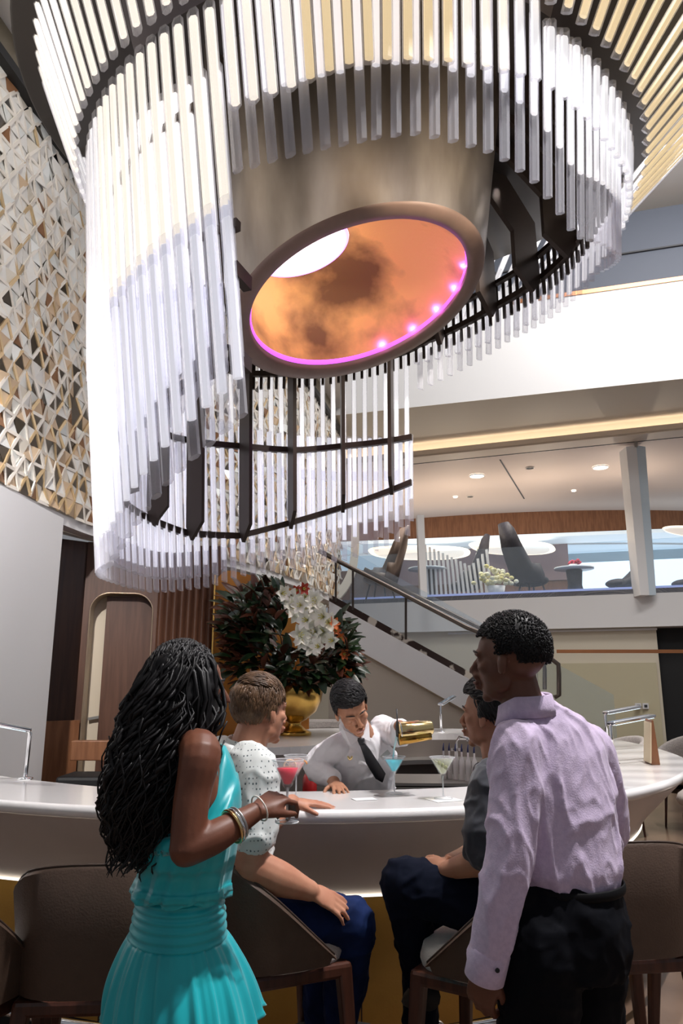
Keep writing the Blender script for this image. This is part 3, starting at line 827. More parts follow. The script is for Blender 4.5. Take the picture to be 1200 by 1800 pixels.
def head_shape(mb, m, sc_=1.0, jaw=1.0, beard=0):
    """skull, face, nose, lips, ears in head space: x right, y forward, z up, origin mid-head"""
    def E(c, r, rot=None):
        mm = m.to_3x3().to_4x4()
        if rot: mm = mm @ rot
        mb.ell(m @ (Vector(c) * sc_), tuple(x * sc_ for x in r), 20, mtx=mm, m=14)
    E((0, -.014, .028), (.074, .096, .086))
    E((0, .036, .030), (.061, .052, .056))
    E((0, .030, -.030), (.062, .060, .070))
    E((0, .040, -.070), (.047 * jaw, .046, .040))
    E((0, .074, -.098), (.021 * jaw, .017, .015))
    for s in (-1, 1):
        E((s * .040, .056, -.018), (.022, .026, .018))
        E((s * .045 * jaw, .014, -.066), (.010, .026, .022))
        E((s * .0775, -.004, -.016), (.0065, .016, .029), Matrix.Rotation(R(s * 12), 4, 'Z') @ Matrix.Rotation(R(10), 4, 'X'))
        E((s * .078, -.010, -.005), (.005, .012, .015))
        E((s * .014, .101, -.038), (.009, .010, .008))
        E((s * .031, .074, -.001), (.0165, .014, .0105))
        mb.sweep([m @ (Vector(p) * sc_) for p in ((s * .010, .088, .018), (s * .030, .087, .024), (s * .052, .070, .018))], [.007, .008, .006], 8)
    mb.sweep([m @ (Vector(p) * sc_) for p in ((0, .078, .016), (0, .096, .002), (0, .113, -.022), (0, .116, -.032))], [.009, .0095, .0115, .011], 10)
    E((0, .100, -.058), (.024, .010, .0062)); E((0, .097, -.070), (.020, .011, .0075))
def face_parts(body, m, sc_, brow_m, lip_m, open_eyes=True):
    for s in (-1, 1):
        mb = MB(); mb.ell(m @ (V(s * .031, .0722, -.003) * sc_), (.0115 * sc_,) * 3, 14, mtx=m.to_3x3().to_4x4())
        mb.build('eyeball', M['eye_white'], body)
        mb = MB(); mb.ell(m @ (V(s * .031, .0825, -.006) * sc_), tuple(q * sc_ for q in (.0050, .0022, .0045)), 12, mtx=m.to_3x3().to_4x4())
        mb.build('iris', M['iris'], body)
        mb = MB(); mb.sweep([m @ (Vector(p) * sc_) for p in ((s * .013, .093, .023), (s * .030, .0925, .030), (s * .052, .073, .023))], [.0022, .0034, .0015], 6, sx=1, sy=1)
        mb.build('eyebrow', brow_m, body)
    mb = MB()
    mb.sweep([m @ (Vector(p) * sc_) for p in ((-.023, .098, -.0605), (-.009, .1085, -.0565), (0, .109, -.058), (.009, .1085, -.0565), (.023, .098, -.0605))], [.002, .0042, .0038, .0042, .002], 8)
    mb.sweep([m @ (Vector(p) * sc_) for p in ((-.021, .097, -.0655), (0, .1055, -.0705), (.021, .097, -.0655))], [.002, .0055, .002], 8)
    mb.build('lips', lip_m, body)

def hand_shape(mb, wrist, fdir, back, thumb, curl=(20, 30, 20), spread=5, s=1.0, curls=None, tcurl=None, tdir=None):
    """palm, four fingers of different length bent at the knuckles, thumb from the side of the palm.
    thumb = +1/-1 side; back = direction of the back of the hand"""
    m = frame(wrist, fdir, back)
    def T(p): return m @ (Vector(p) * s)
    mb.sweep([T((0, -.02, 0)), T((0, .01, 0)), T((.0, .045, 0)), T((0, .083, -.002))], [(.016 * s, .024 * s), (.0155 * s, .027 * s), (.0145 * s, .037 * s), (.011 * s, .038 * s)], 14, ref=m.to_3x3() @ V(0, 0, 1))
    L = ((.042, .026, .020), (.046, .029, .022), (.042, .027, .021), (.033, .021, .018))
    for i in range(4):
        x = thumb * (.029 - .0195 * i); y = (.084, .088, .085, .076)[i]
        c = curls[i] if curls else curl
        a = 0; p = V(x, y - .012, -.001); pts = [p, V(x, y, -.001)]
        sp = R(spread * (1.5 - i)) * thumb
        for k in range(3):
            a += R(c[k]); p = pts[-1]
            d = V(math.sin(sp) * math.cos(a), math.cos(sp) * math.cos(a), -math.sin(a))
            pts.append(p + d * L[i][k])
        r = (.0092, .0092, .0085, .0080, .0068) if i < 3 else (.0080, .0080, .0074, .0068, .0060)
        mb.sweep([T(q) for q in pts], [q * s for q in r], 10)
        for q, rr in zip(pts[1:], r[1:]): mb.ell(T(q), (rr * s * 1.04,) * 3, 8, m=6)
    td = tdir if tdir else (.75, .62, -.25)
    t = [V(thumb * .018, .018, -.006), V(thumb * .034, .040, -.010)]
    d = V(thumb * td[0], td[1], td[2]).normalized(); t.append(t[-1] + d * .034)
    d2 = (d + V(-thumb * .35 * (tcurl or .6), .35, -.15)).normalized(); t.append(t[-1] + d2 * .027)
    mb.sweep([T(q) for q in t], [.014 * s, .0125 * s, .0100 * s, .0082 * s], 10)
    mb.ell(T(t[-1]), (.0083 * s,) * 3, 8, m=6)
    return m

def foot_shape(mb, ankle, fdir, s=1.0):
    m = frame(ankle, fdir)
    mb.sweep([m @ (V(0, -.055, -.045) * s), m @ (V(0, 0, -.04) * s), m @ (V(0, .09, -.05) * s), m @ (V(0, .17, -.058) * s)], [(.034 * s, .03 * s), (.042 * s, .036 * s), (.030 * s, .044 * s), (.02 * s, .036 * s)], 12, ref=(0, 0, 1))

def skin(name, c, c2): return mat(name, c, .48, c2=c2, scale=14, spec=.4, bump=.03, bscale=220)
M['skin_dark'] = skin('deep_brown_skin', (.175, .062, .033), (.145, .050, .027))
M['skin_dark2'] = skin('dark_brown_skin', (.150, .060, .036), (.125, .048, .029))
M['skin_fair'] = skin('fair_ruddy_skin', (.56, .27, .17), (.47, .20, .12))
M['skin_tan'] = skin('tan_skin', (.42, .20, .12), (.36, .16, .095))
M['skin_olive'] = skin('olive_skin', (.46, .22, .13), (.39, .18, .10))
M['eye_white'] = mat('eye_white', (.75, .72, .70), .25)
M['iris'] = mat('dark_iris', (.03, .015, .01), .15)
M['lip_dark'] = mat('dark_lips', (.17, .06, .045), .45)
M['lip'] = mat('lips', (.44, .19, .14), .45)
M['hair_black'] = mat('black_hair', (.007, .006, .007), .50, spec=.35)
M['hair_brown'] = mat('light_brown_hair', (.17, .088, .040), .5, c2=(.07, .034, .015), scale=30)
M['turquoise'] = mat('turquoise_silk', (.0, .47, .52), .38, c2=(.0, .36, .41), scale=7, sheen=.3, stretch=(1, 1, .4))
M['lavender'] = mat('lavender_cotton', (.66, .54, .73), .8, c2=(.58, .47, .66), scale=90, bump=.15, bscale=260, sheen=.2)
M['charcoal'] = mat('charcoal_cotton', (.036, .038, .050), .85, var=.2, scale=50, sheen=.2)
M['shirt_white'] = mat('white_waiter_cotton', (.80, .78, .80), .75, bump=.08, bscale=150)
M['denim'] = mat('navy_denim', (.010, .024, .095), .85, c2=(.005, .012, .050), scale=9, spec=.15)
M['black_trousers'] = mat('black_trousers', (.003, .0035, .006), .85, spec=.12)
M['navy_trousers'] = mat('dark_navy_trousers', (.003, .005, .014), .85, spec=.12)

def dotted_shirt():
    m, t, b = nmat('white_patterned_cotton'); N = t.nodes; L = t.links
    tc = N.new('ShaderNodeTexCoord'); mp = N.new('ShaderNodeMapping'); mp.inputs['Scale'].default_value = (86, 86, 62)
    L.new(tc.outputs['Object'], mp.inputs[0])
    vo = N.new('ShaderNodeTexVoronoi'); vo.feature = 'F1'; vo.inputs['Scale'].default_value = 1.0; vo.inputs['Randomness'].default_value = .12
    L.new(mp.outputs[0], vo.inputs[0])
    cr = N.new('ShaderNodeValToRGB'); cr.color_ramp.elements[0].position = .20; cr.color_ramp.elements[1].position = .26
    cr.color_ramp.elements[0].color = (.12, .15, .16, 1); cr.color_ramp.elements[1].color = (.76, .78, .76, 1)
    L.new(vo.outputs['Distance'], cr.inputs[0]); L.new(cr.outputs[0], b.inputs['Base Color']); b.inputs['Roughness'].default_value = .8
    return m
M['dotted'] = dotted_shirt()

def short_hair(m, sc_, mats, parent, mask, nloc=700, ln=.028, w=.0075, comb=(0, -.6, -.3), off=.004, seed=1, curly=False, vol=None, name='hair'):
    """scalp cap plus many small tapered locks, in head space"""
    rnd = random.Random(seed); mb = MB()
    C0 = V(0, -.014, .028); RR = V(.076, .098, .088)
    def surf(d, k=0):
        e = (vol(d) if vol else 0) + k
        return C0 + V(d.x * (RR.x + e), d.y * (RR.y + e), d.z * (RR.z + e))
    nu, nv = 48, 28; idx = {}; vs = []; fs = []
    for i in range(nv + 1):
        for j in range(nu):
            t = PI * i / nv; a = 2 * PI * j / nu
            d = V(math.sin(t) * math.cos(a), math.sin(t) * math.sin(a), math.cos(t))
            k = off if mask(d) else -.010
            vs.append(m @ (surf(d, k + (.002 * noise.noise(d * 9))) * sc_))
    for i in range(nv):
        for j in range(nu):
            t = PI * (i + .5) / nv; a = 2 * PI * (j + .5) / nu
            d = V(math.sin(t) * math.cos(a), math.sin(t) * math.sin(a), math.cos(t))
            if mask(d) or True: fs.append((i * nu + j, (i + 1) * nu + j, (i + 1) * nu + (j + 1) % nu, i * nu + (j + 1) % nu))
    keep = []
    for f in fs:
        i = f[0] // nu; j = f[0] % nu; t = PI * (i + .5) / nv; a = 2 * PI * (j + .5) / nu
        if mask(V(math.sin(t) * math.cos(a), math.sin(t) * math.sin(a), math.cos(t))): keep.append(f)
    mb.add(vs, keep, 0, True)
    cnt = 0
    while cnt < nloc:
        d = V(rnd.gauss(0, 1), rnd.gauss(0, 1), rnd.gauss(0, 1)).normalized()
        if not mask(d): continue
        cnt += 1
        p = surf(d, off - .003)
        if curly:
            nr = d * 1.0; tn = V(rnd.gauss(0, 1), rnd.gauss(0, 1), rnd.gauss(0, 1)).normalized()
            q1 = p + nr * ln * .4; q2 = q1 + tn * ln * .35 + nr * .002; q3 = q2 - nr * ln * .25
            pts = [p, q1, q2, q3]; rr = [w, w * 1.1, w, w * .5]
        else:
            cb = comb(d) if callable(comb) else Vector(comb)
            tn = (cb - d * cb.dot(d) + V(rnd.gauss(0, 1), rnd.gauss(0, 1), rnd.gauss(0, 1)) * .16).normalized()
            L_ = ln * rnd.uniform(.7, 1.3)
            def onto(q, k): e = (q - C0); e = V(e.x / RR.x, e.y / RR.y, e.z / RR.z).normalized(); return surf(e, k)
            lf = off + rnd.uniform(.001, .005)
            pts = [p, onto(p + tn * L_ * .35, lf), onto(p + tn * L_ * .7, lf), onto(p + tn * L_, lf - .001)]; rr = [w * .8, w, w * .8, w * .1]
        mb.sweep([m @ (q * sc_) for q in pts], [x * sc_ for x in rr], 5, ref=m.to_3x3() @ d, sx=.45, sy=1)
    return mb.build(name, mats, parent, merge=0)
def mask_men(line=.30, back=-.52, burn=-.35):
    """hair region as a test on direction: y forward, z up"""
    def f(d):
        if abs(d.x) > .72 and -.30 < d.y < .26 and d.z < -.16: return False
        if d.y > .55: return d.z > line + .12
        if d.y > .05: return d.z > (burn if abs(d.x) > .75 and d.y < .25 else line - .15 + (d.y - .05) * .5)
        return d.z > back
    return f

def person(name, loc, label, skin_m, build):
    """an empty at the feet; the body is one skin mesh, hair and clothes its siblings"""
    t = empty(name, loc, label, 'person'); return t

# ------------------------------------------------ woman in turquoise
w1 = empty('person', (-.32, 2.0, 0), 'standing woman with long wavy black hair in a turquoise dress holding a pink cocktail', 'person')
F = V(.93, .36, 0); RT = V(.36, -.93, 0)
mb = MB()
hm = frame(at(329, 1207, 2.0), V(.93, .36, -.12))
head_shape(mb, hm, .96, .86)
nk = at(322, 1290, 2.0)
limb(mb, [at(326, 1235, 2.0), at(322, 1275, 2.0), at(330, 1330, 2.0)], [.052, .046, .06])
chest = at(338, 1400, 2.0); waist = at(318, 1560, 2.02); hip = at(316, 1650, 2.02)
mb.sweep([at(330, 1300, 2.0), at(332, 1330, 2.0), chest, at(328, 1480, 2.0), waist, hip, at(318, 1720, 2.02)], [(.05, .09), (.070, .125), (.09, .125), (.078, .108), (.072, .095), (.082, .105), (.080, .10)], 18, ref=F)
shR = at(352, 1328, 1.84); elR = at(327, 1492, 1.80); wrR = at(447, 1428, 1.90)
limb(mb, [at(345, 1316, 1.90), shR, at(338, 1400, 1.82), elR], [.050, .050, .043, .038])
limb(mb, [elR, at(375, 1472, 1.83), wrR], [.040, .038, .024])
hand_shape(mb, wrR, at(498, 1393, 1.96) - wrR, V(-.35, -.75, .60), 1, s=.93, curls=((38, 42, 25), (48, 48, 30), (55, 52, 30), (60, 52, 30)), tdir=(.35, .85, -.40), tcurl=.2, spread=2)
shL = shR + V(-.06, .32, 0); elL = shL + V(-.06, .02, -.28)
limb(mb, [shL, elL], [.048, .038]); limb(mb, [elL, elL + V(.03, .02, -.24)], [.038, .025])
hand_shape(mb, elL + V(.03, .02, -.24), V(.1, 0, -.9), V(0, .9, .1), 1, s=.9, curl=(25, 25, 15))
for s, dy in ((1, -.055), (-1, .065)):
    h0 = at(322 + s * 22, 1680, 2.02 + dy); kn = V(h0.x + .03, h0.y, .50); an = V(h0.x + .0, h0.y + .02, .10)
    limb(mb, [h0 + V(0, 0, -.05), kn, an], [.068, .054, .036]); foot_shape(mb, an, V(.95, .25, 0))
bd = bake(mb, 'body', M['skin_dark'], w1, .0052, 3)
face_parts(w1, hm, .96, M['hair_black'], M['lip_dark'])
# shoes
for s, dy in ((1, -.055), (-1, .065)):
    h0 = at(322 + s * 22, 1680, 2.02 + dy); mb = MB(); m = frame(V(h0.x, h0.y + .02, .1), V(.95, .25, 0))
    mb.sweep([m @ V(0, -.06, -.075), m @ V(0, .05, -.075), m @ V(0, .19, -.08)], [(.02, .035), (.02, .046), (.015, .04)], 12, ref=(0, 0, 1)); mb.build('sandal', M['wood_leg'], w1)
# bodice: halter front, blouson above a shirred waist
mb = MB(); n = 72; vs = []; rows = []
def bod(t):   # centre, front-back radius, side radius down the bodice
    c = spline([at(337, 1345, 2.0), at(340, 1400, 2.0), at(333, 1480, 2.0), at(322, 1540, 2.01), at(318, 1562, 2.02), at(316, 1572, 2.02)], 4)
    return c[min(int(t * (len(c) - 1)), len(c) - 1)]
tab_a = [(0, .075), (.12, .100), (.25, .118), (.4, .116), (.6, .112), (.8, .122), (.93, .122), (1, .098)]
tab_b = [(0, .105), (.12, .130), (.25, .150), (.4, .148), (.6, .142), (.8, .148), (.93, .146), (1, .12)]
NR = 26
for i in range(NR + 1):
    t = i / NR; c = bod(t)
    for j in range(n):
        a = 2 * PI * j / n
        fr_ = math.cos(a); sd = math.sin(a)
        fold = .006 * math.sin(a * 13 + 2 * math.sin(a * 3) + t) * (.3 + t) + .004 * math.sin(a * 29 + 3 * math.sin(a * 2)) * t
        lift = 0
        if i < 13:   # halter neckline: high in front, cut down under the arm and low at the back
            lift = (1 - i / 13) * (-.115 + .165 * max(0, fr_) ** 1.3 - .06 * max(0, -fr_))
        vs.append(c + F * (interp(tab_a, t) + fold) * fr_ + RT * (interp(tab_b, t) + fold) * sd + V(0, 0, lift + (.006 * math.sin(a * 9) * (t > .85))))
fs = [(i * n + j, i * n + (j + 1) % n, (i + 1) * n + (j + 1) % n, (i + 1) * n + j) for i in range(NR) for j in range(n)]
mb.add(vs, fs, 0, True); o = mb.build('bodice', M['turquoise'], w1)
md = o.modifiers.new('sol', 'SOLIDIFY'); md.thickness = .004
# halter strap from the front neckline to the nape
mb = MB()
for s in (1, -1):
    mb.sweep([at(383, 1375, 2.0 - s * .05) , at(375, 1340, 2.0 - s * .06), at(357, 1306, 2.0 - s * .055), at(330, 1290, 2.0 - s * .03)], [.02, .016, .012, .010], 8, sx=.5, sy=1)
mb.build('halter_strap', M['turquoise'], w1, merge=0)
# shirred waistband
mb = MB(); vs = []; NR = 30
wc = spline([at(316, 1562, 2.02), at(316, 1600, 2.02), at(312, 1648, 2.02)], 15)
for i in range(NR + 1):
    t = i / NR; c = wc[i]; k = .003 * math.sin(t * PI * 14)
    for j in range(n):
        a = 2 * PI * j / n; f2 = .0018 * math.sin(a * 36)
        vs.append(c + F * (.102 + .018 * t + k + f2) * math.cos(a) + RT * (.124 + .022 * t + k + f2) * math.sin(a) + F * .02 * 0)
fs = [(i * n + j, i * n + (j + 1) % n, (i + 1) * n + (j + 1) % n, (i + 1) * n + j) for i in range(NR) for j in range(n)]
mb.add(vs, fs, 0, True); mb.build('waistband', M['turquoise'], w1)
# gathered skirt
mb = MB(); vs = []; NR = 24; n2 = 220
c0 = at(312, 1640, 2.02); c1 = at(320, 1835, 2.0)
for i in range(NR + 1):
    t = i / NR; c = c0.lerp(c1, t)
    for j in range(n2):
        a = 2 * PI * j / n2
        am = .003 + .013 * t
        w_ = math.sin(a * 22 + 1.7 * math.sin(a * 3 + 1)) * .6 + .4 * math.sin(a * 41 + 2 * math.sin(a * 5)) * (1 - t * .6) + .5 * math.sin(a * 9 + 1) * t
        bul = .012 * math.sin(PI * min(1, t * 1.1))
        ra = .118 + .070 * t ** .8 + bul + am * w_; rb = .142 + .068 * t + bul + am * w_
        dz = (.055 * (abs(math.cos(a)) ** 1.5) * (t ** 2)) + .008 * math.sin(a * 8) * t
        vs.append(c + F * ra * math.cos(a) + RT * rb * math.sin(a) + V(0, 0, dz))
fs = [(i * n2 + j, i * n2 + (j + 1) % n2, (i + 1) * n2 + (j + 1) % n2, (i + 1) * n2 + j) for i in range(NR) for j in range(n2)]
mb.add(vs, fs, 0, True); o = mb.build('skirt', M['turquoise'], w1)
md = o.modifiers.new('sol', 'SOLIDIFY'); md.thickness = .003
# long wavy hair: hanging mass with waved locks over it
rnd = random.Random(5)
mb = MB()
hc = [at(326, 1180, 2.0), at(316, 1225, 1.99), at(300, 1290, 1.97), at(284, 1350, 1.95), at(268, 1410, 1.95), at(256, 1465, 1.95), at(252, 1510, 1.95)]
hr = [(.094, .092), (.104, .098), (.112, .103), (.108, .100), (.098, .09), (.075, .07), (.035, .04)]
mb.sweep(hc, hr, 20, ref=(1, 0, 0))
mb.ell(hm @ V(0, -.018, .030), (.078, .098, .085), 20, mtx=hm.to_3x3().to_4x4(), m=14)
base = bake(mb, 'hair', M['hair_black'], w1, .008, 6, wrinkle=.005, wscale=14, wstretch=(1, 1, .7))
mb = MB()
for q in range(820):
    side = rnd.uniform(-1, 1)
    # root on the crown around the parting, in head space
    th = rnd.uniform(-2.6, 2.6); rr_ = rnd.uniform(0, 1) ** .8
    root = V(math.sin(th) * .078 * rr_, -.016 - math.cos(th) * .098 * rr_, .03 + .088 * math.sqrt(max(0, 1 - rr_ * rr_)) + .004)
    if root.y > .045: continue
    p0 = hm @ root
    # the hanging path: out over the head then down along the mass
    end_t = rnd.uniform(.55, 1.08); a0 = rnd.uniform(0, 2 * PI)
    ax = math.sin(a0); ay = math.cos(a0)
    ox, oy = (p0 - hm.translation).x / .1, (p0 - hm.translation).y / .1
    l_ = math.hypot(ox, oy) + 1e-3; mixx = ox / l_ * .65 + ax * .45; mixy = oy / l_ * .65 + ay * .45
    if mixx > .45 and rnd.random() < .8: mixx = rnd.uniform(-.9, .3)
    ph = rnd.uniform(0, 6.28); amp = rnd.uniform(.008, .018); fq = rnd.uniform(9, 15)
    pts = [p0]; rads = [.004]; ns_ = 22
    for i in range(1, ns_ + 1):
        t = i / ns_ * end_t; tt = min(t, .999) * (len(hc) - 1); k0 = int(tt); f_ = tt - k0
        c = hc[k0].lerp(hc[min(k0 + 1, len(hc) - 1)], f_); rx = hr[k0][0] + (hr[min(k0 + 1, len(hr) - 1)][0] - hr[k0][0]) * f_
        ry = hr[k0][1] + (hr[min(k0 + 1, len(hr) - 1)][1] - hr[k0][1]) * f_
        if t > 1: c = c + V(0, 0, -.35 * (t - 1))
        g = rnd.uniform(.985, 1.02)
        e = V(c.x + mixx * rx * 1.06 * g + amp * 1.2 * math.sin(fq * t * 6.28 * .45 + ph), c.y + mixy * ry * 1.06 * g + amp * math.cos(fq * t * 6.28 * .45 + ph), c.z)
        bl_ = min(1, i / 5)
        pts.append(p0.lerp(e, bl_) if i < 5 else e)
        rads.append(.0052 * (1 - .75 * (i / ns_) ** 3))
    mb.sweep(pts, rads, 5, sx=1.2, sy=.55)
for q in range(70):    # loose strands at the outline and the ends
    a0 = rnd.uniform(0, 6.28); ph = rnd.uniform(0, 6.28); pts = []
    st = rnd.uniform(.25, .6); en = rnd.uniform(.9, 1.12); off_ = rnd.uniform(1.08, 1.35)
    for i in range(16):
        t = st + (en - st) * i / 15; tt = min(t, .999) * (len(hc) - 1); k0 = int(tt); f_ = tt - k0
        c = hc[k0].lerp(hc[min(k0 + 1, len(hc) - 1)], f_); rx = hr[k0][0] + (hr[min(k0 + 1, len(hr) - 1)][0] - hr[k0][0]) * f_
        rx = max(rx, .06)
        if t > 1: c = c + V(-.01, 0, -.35 * (t - 1))
        pts.append(V(c.x + math.cos(a0) * rx * off_ + .010 * math.sin(t * 24 + ph), c.y + math.sin(a0) * rx * off_ + .008 * math.cos(t * 24 + ph), c.z))
    mb.sweep(pts, [.0022] * 15 + [.0006], 4)
# front locks falling beside the face
for q in range(46):
    ph = rnd.uniform(0, 6); dx = rnd.uniform(-30, 0); e_ = rnd.uniform(1285, 1330); yy = rnd.uniform(1.91, 1.99)
    mb.sweep([at(340 + dx, 1150, yy + .04), at(364 + dx, 1185, yy), at(369 + dx + 4 * math.sin(ph), 1230, yy - .01), at(366 + dx + 6 * math.sin(ph + 2), 1265, yy - .01), at(368 + dx + 5 * math.sin(ph + 4), e_, yy - .01)], [.006, .009, .008, .006, .002], 6, sx=1.2, sy=.6)
mb.build('hair_locks', M['hair_black'], base, merge=0)['kind'] = 'stuff'
# bracelets, ring and nails
fa = (wrR - at(375, 1472, 1.83)).normalized()
def bangle(px, py, Y, r, w_, m, name):
    mb = MB(); c = at(px, py, Y); fx = frame(c, fa)
    mb.sweep([c + fx.to_3x3() @ V(math.cos(a) * r, 0, math.sin(a) * r) for a in [2 * PI * i / 28 for i in range(28)]], w_, 8, closed=True); mb.build(name, m, w1)
bangle(413, 1450, 1.868, .037, .0045, M['chrome'], 'bracelet'); bangle(408, 1453, 1.862, .039, .0035, M['gold_shaker'], 'bracelet'); bangle(418, 1446, 1.874, .036, .0035, M['steel'], 'bracelet')
bangle(456, 1421, 1.91, .031, .002, mat('pearl_bracelet', (.85, .8, .72), .3), 'bracelet')

# ------------------------------------------------ man in lavender shirt
w2 = empty('person', (.58, 2.0, 0), 'standing man seen from behind in a lavender shirt and black trousers', 'person')
mb = MB()
hm = frame(at(896, 1160, 2.05), V(-.84, .54, -.05))
head_shape(mb, hm, .97, 1.03)
limb(mb, [at(905, 1190, 2.07), at(918, 1235, 2.06), at(936, 1280, 2.055)], [.056, .056, .060])
RT2 = V(.86, .5, 0)
mb.sweep([at(948, 1285, 2.07), at(962, 1325, 2.07), at(975, 1400, 2.07), at(988, 1500, 2.06), at(1001, 1580, 2.05), at(1000, 1640, 2.05)], [(.07, .07), (.16, .085), (.155, .095), (.13, .085), (.12, .085), (.12, .09)], 18, ref=RT2)
sL = at(908, 1318, 1.98); eL = at(893, 1510, 1.93); wL = at(853, 1700, 1.95)
limb(mb, [sL, eL, wL], [.055, .042, .030])
hand_shape(mb, wL, at(838, 1790, 1.99) - wL, V(-.55, -.80, -.1), -1, s=1.02, curl=(35, 45, 30), tdir=(.3, .85, -.45), spread=3)
sR = at(1040, 1325, 2.22); eR = at(1072, 1455, 2.30); wR = at(1035, 1450, 2.48)
limb(mb, [sR, eR, wR], [.055, .042, .030]); hand_shape(mb, wR, V(-.3, .9, .1), V(.9, .3, 0), -1, curl=(35, 40, 30))
for (a, b, c) in ((at(950, 1640, 1.99), V(.46, 2.05, .50), V(.46, 1.98, .10)), (at(1030, 1640, 2.12), V(.62, 2.16, .50), V(.64, 2.10, .10))):
    limb(mb, [a + V(0, 0, -.05), b, c], [.075, .06, .04]); foot_shape(mb, c, V(-.6, .8, 0), 1.1)
bd = bake(mb, 'body', M['skin_dark2'], w2, .0055, 3)
face_parts(w2, hm, .97, M['hair_black'], M['lip_dark'])
short_hair(hm, .97, M['hair_black'], w2, mask_men(.30, -.45), 3200, .0085, .0028, curly=True, off=.007, seed=3, vol=lambda d: .012 * max(0, d.z))
# shirt
mb = MB()
mb.sweep([at(924, 1243, 2.062), at(938, 1264, 2.065), at(952, 1296, 2.07), at(968, 1336, 2.08), at(978, 1400, 2.08), at(990, 1480, 2.07), at(1000, 1535, 2.06), at(1003, 1566, 2.055)],
         [(.066, .064), (.088, .078), (.150, .098), (.192, .112), (.185, .125), (.170, .122), (.160, .118), (.132, .105)], 24, ref=RT2)
limb(mb, [at(918, 1308, 2.0), sL, at(903, 1410, 1.955), eL, at(873, 1610, 1.93), at(857, 1690, 1.95)], [.064, .069, .065, .058, .054, .047])
limb(mb, [at(1022, 1308, 2.2), sR, eR, at(1040, 1465, 2.4)], [.062, .066, .056, .05])
sh = bake(mb, 'shirt', M['lavender'], w2, .006, 5, wrinkle=.0065, wscale=9, wstretch=(1.2, 1.2, .6))
# collar, cuff, yoke seam and back pleat lines
mb = MB(); vs = []
cc = at(923, 1240, 2.06); up_ = (at(908, 1200, 2.07) - at(932, 1260, 2.06)).normalized(); cm = frame(cc, V(-.8, .55, 0), up_)
n = 40
for k, (zz, rr_) in enumerate(((.026, .062), (.030, .065), (.028, .0685), (.0, .074), (-.024, .082), (-.024, .078), (.0, .068), (.022, .061))):
    for j in range(n):
        a = R(25 + 310 * j / (n - 1)) + PI / 2
        front = max(0, -math.cos(a - PI / 2 - PI)) 
        vs.append(cm @ V(math.cos(a) * rr_, math.sin(a) * rr_ * 1.06, zz - .03 * max(0, math.sin(a))))
mb.add(vs, [(i * n + j, i * n + j + 1, ((i + 1) % 8) * n + j + 1, ((i + 1) % 8) * n + j) for i in range(8) for j in range(n - 1)], 0, True)
mb.build('collar', M['lavender'], w2)
mb = MB(); d = (at(853, 1700, 1.95) - at(873, 1610, 1.93)).normalized(); a = at(862, 1668, 1.94)
mb.sweep([a, a + d * .005, a + d * .068, a + d * .072], [.046, .0485, .0475, .043], 28, sx=1, sy=.92); mb.build('cuff', M['lavender'], w2)
mb = MB(); mb.ell(at(874, 1706, 1.895), (.0055, .003, .0055)); o = mb.build('cuff_button', M['black'], w2)
# trousers
mb = MB()
mb.sweep([at(1003, 1552, 2.055), at(1000, 1600, 2.05), at(998, 1650, 2.05), at(995, 1700, 2.05)], [(.138, .112), (.155, .13), (.162, .14), (.15, .13)], 22, ref=RT2)
for (a, b, c) in ((at(948, 1660, 1.99), V(.46, 2.05, .50), V(.46, 1.98, .08)), (at(1028, 1660, 2.12), V(.62, 2.16, .50), V(.64, 2.10, .08))):
    limb(mb, [a, b, c], [.105, .082, .062])
bake(mb, 'trousers', M['black_trousers'], w2, .008, 4, wrinkle=.006, wscale=8)
mb = MB(); c = at(1003, 1556, 2.055); fx = frame(c, RT2)
mb.sweep([c + fx.to_3x3() @ V(math.cos(t) * .118, math.sin(t) * .144, 0) for t in [2 * PI * i / 40 for i in range(40)]], .012, 8, closed=True, sx=1, sy=.3, ref=(0, 0, 1)); mb.build('belt', mat('black_belt', (.004, .004, .005), .7, spec=.15), w2)
for c in (V(.46, 1.98, .1), V(.64, 2.1, .1)):
    mb = MB(); m = frame(c, V(-.6, .8, 0)); mb.sweep([m @ V(0, -.09, -.05), m @ V(0, .0, -.04), m @ V(0, .12, -.06), m @ V(0, .21, -.07)], [(.04, .04), (.05, .045), (.035, .05), (.025, .042)], 12, ref=(0, 0, 1)); mb.build('shoe', M['black'], w2)

# ------------------------------------------------ seated man, white patterned shirt
w3 = empty('person', (-.32, 2.7, 0), 'seated man with light brown hair in a white patterned shirt and navy jeans', 'person')
mb = MB()
hm = frame(at(457, 1249, 2.70), V(.70, .71, -.05))
head_shape(mb, hm, 1.0, 1.06)
limb(mb, [at(448, 1275, 2.69), at(436, 1310, 2.68), at(420, 1345, 2.68)], [.060, .062, .085])
F3 = V(.72, .69, 0); RT3 = V(.69, -.72, 0)
mb.sweep([at(420, 1330, 2.68), at(408, 1370, 2.68), at(400, 1450, 2.68), at(395, 1540, 2.68), at(395, 1600, 2.68)], [(.09, .08), (.18, .10), (.17, .11), (.15, .12), (.16, .13)], 18, ref=RT3)
sR = at(448, 1362, 2.54); eR = at(438, 1520, 2.50); wR = at(545, 1566, 2.58)
limb(mb, [sR, at(446, 1440, 2.51), eR], [.066, .060, .052])
limb(mb, [eR, at(485, 1542, 2.53), wR], [.057, .054, .032])
hand_shape(mb, wR, at(602, 1592, 2.62) - wR, V(.25, -.55, .8), -1, s=1.05, curl=(12, 18, 12), spread=4, tdir=(.3, .9, -.2))
sL = at(392, 1360, 2.86); eL = at(455, 1450, 3.02); wL = at(513, 1410, 3.20)
limb(mb, [sL, eL, wL], [.06, .05, .032])
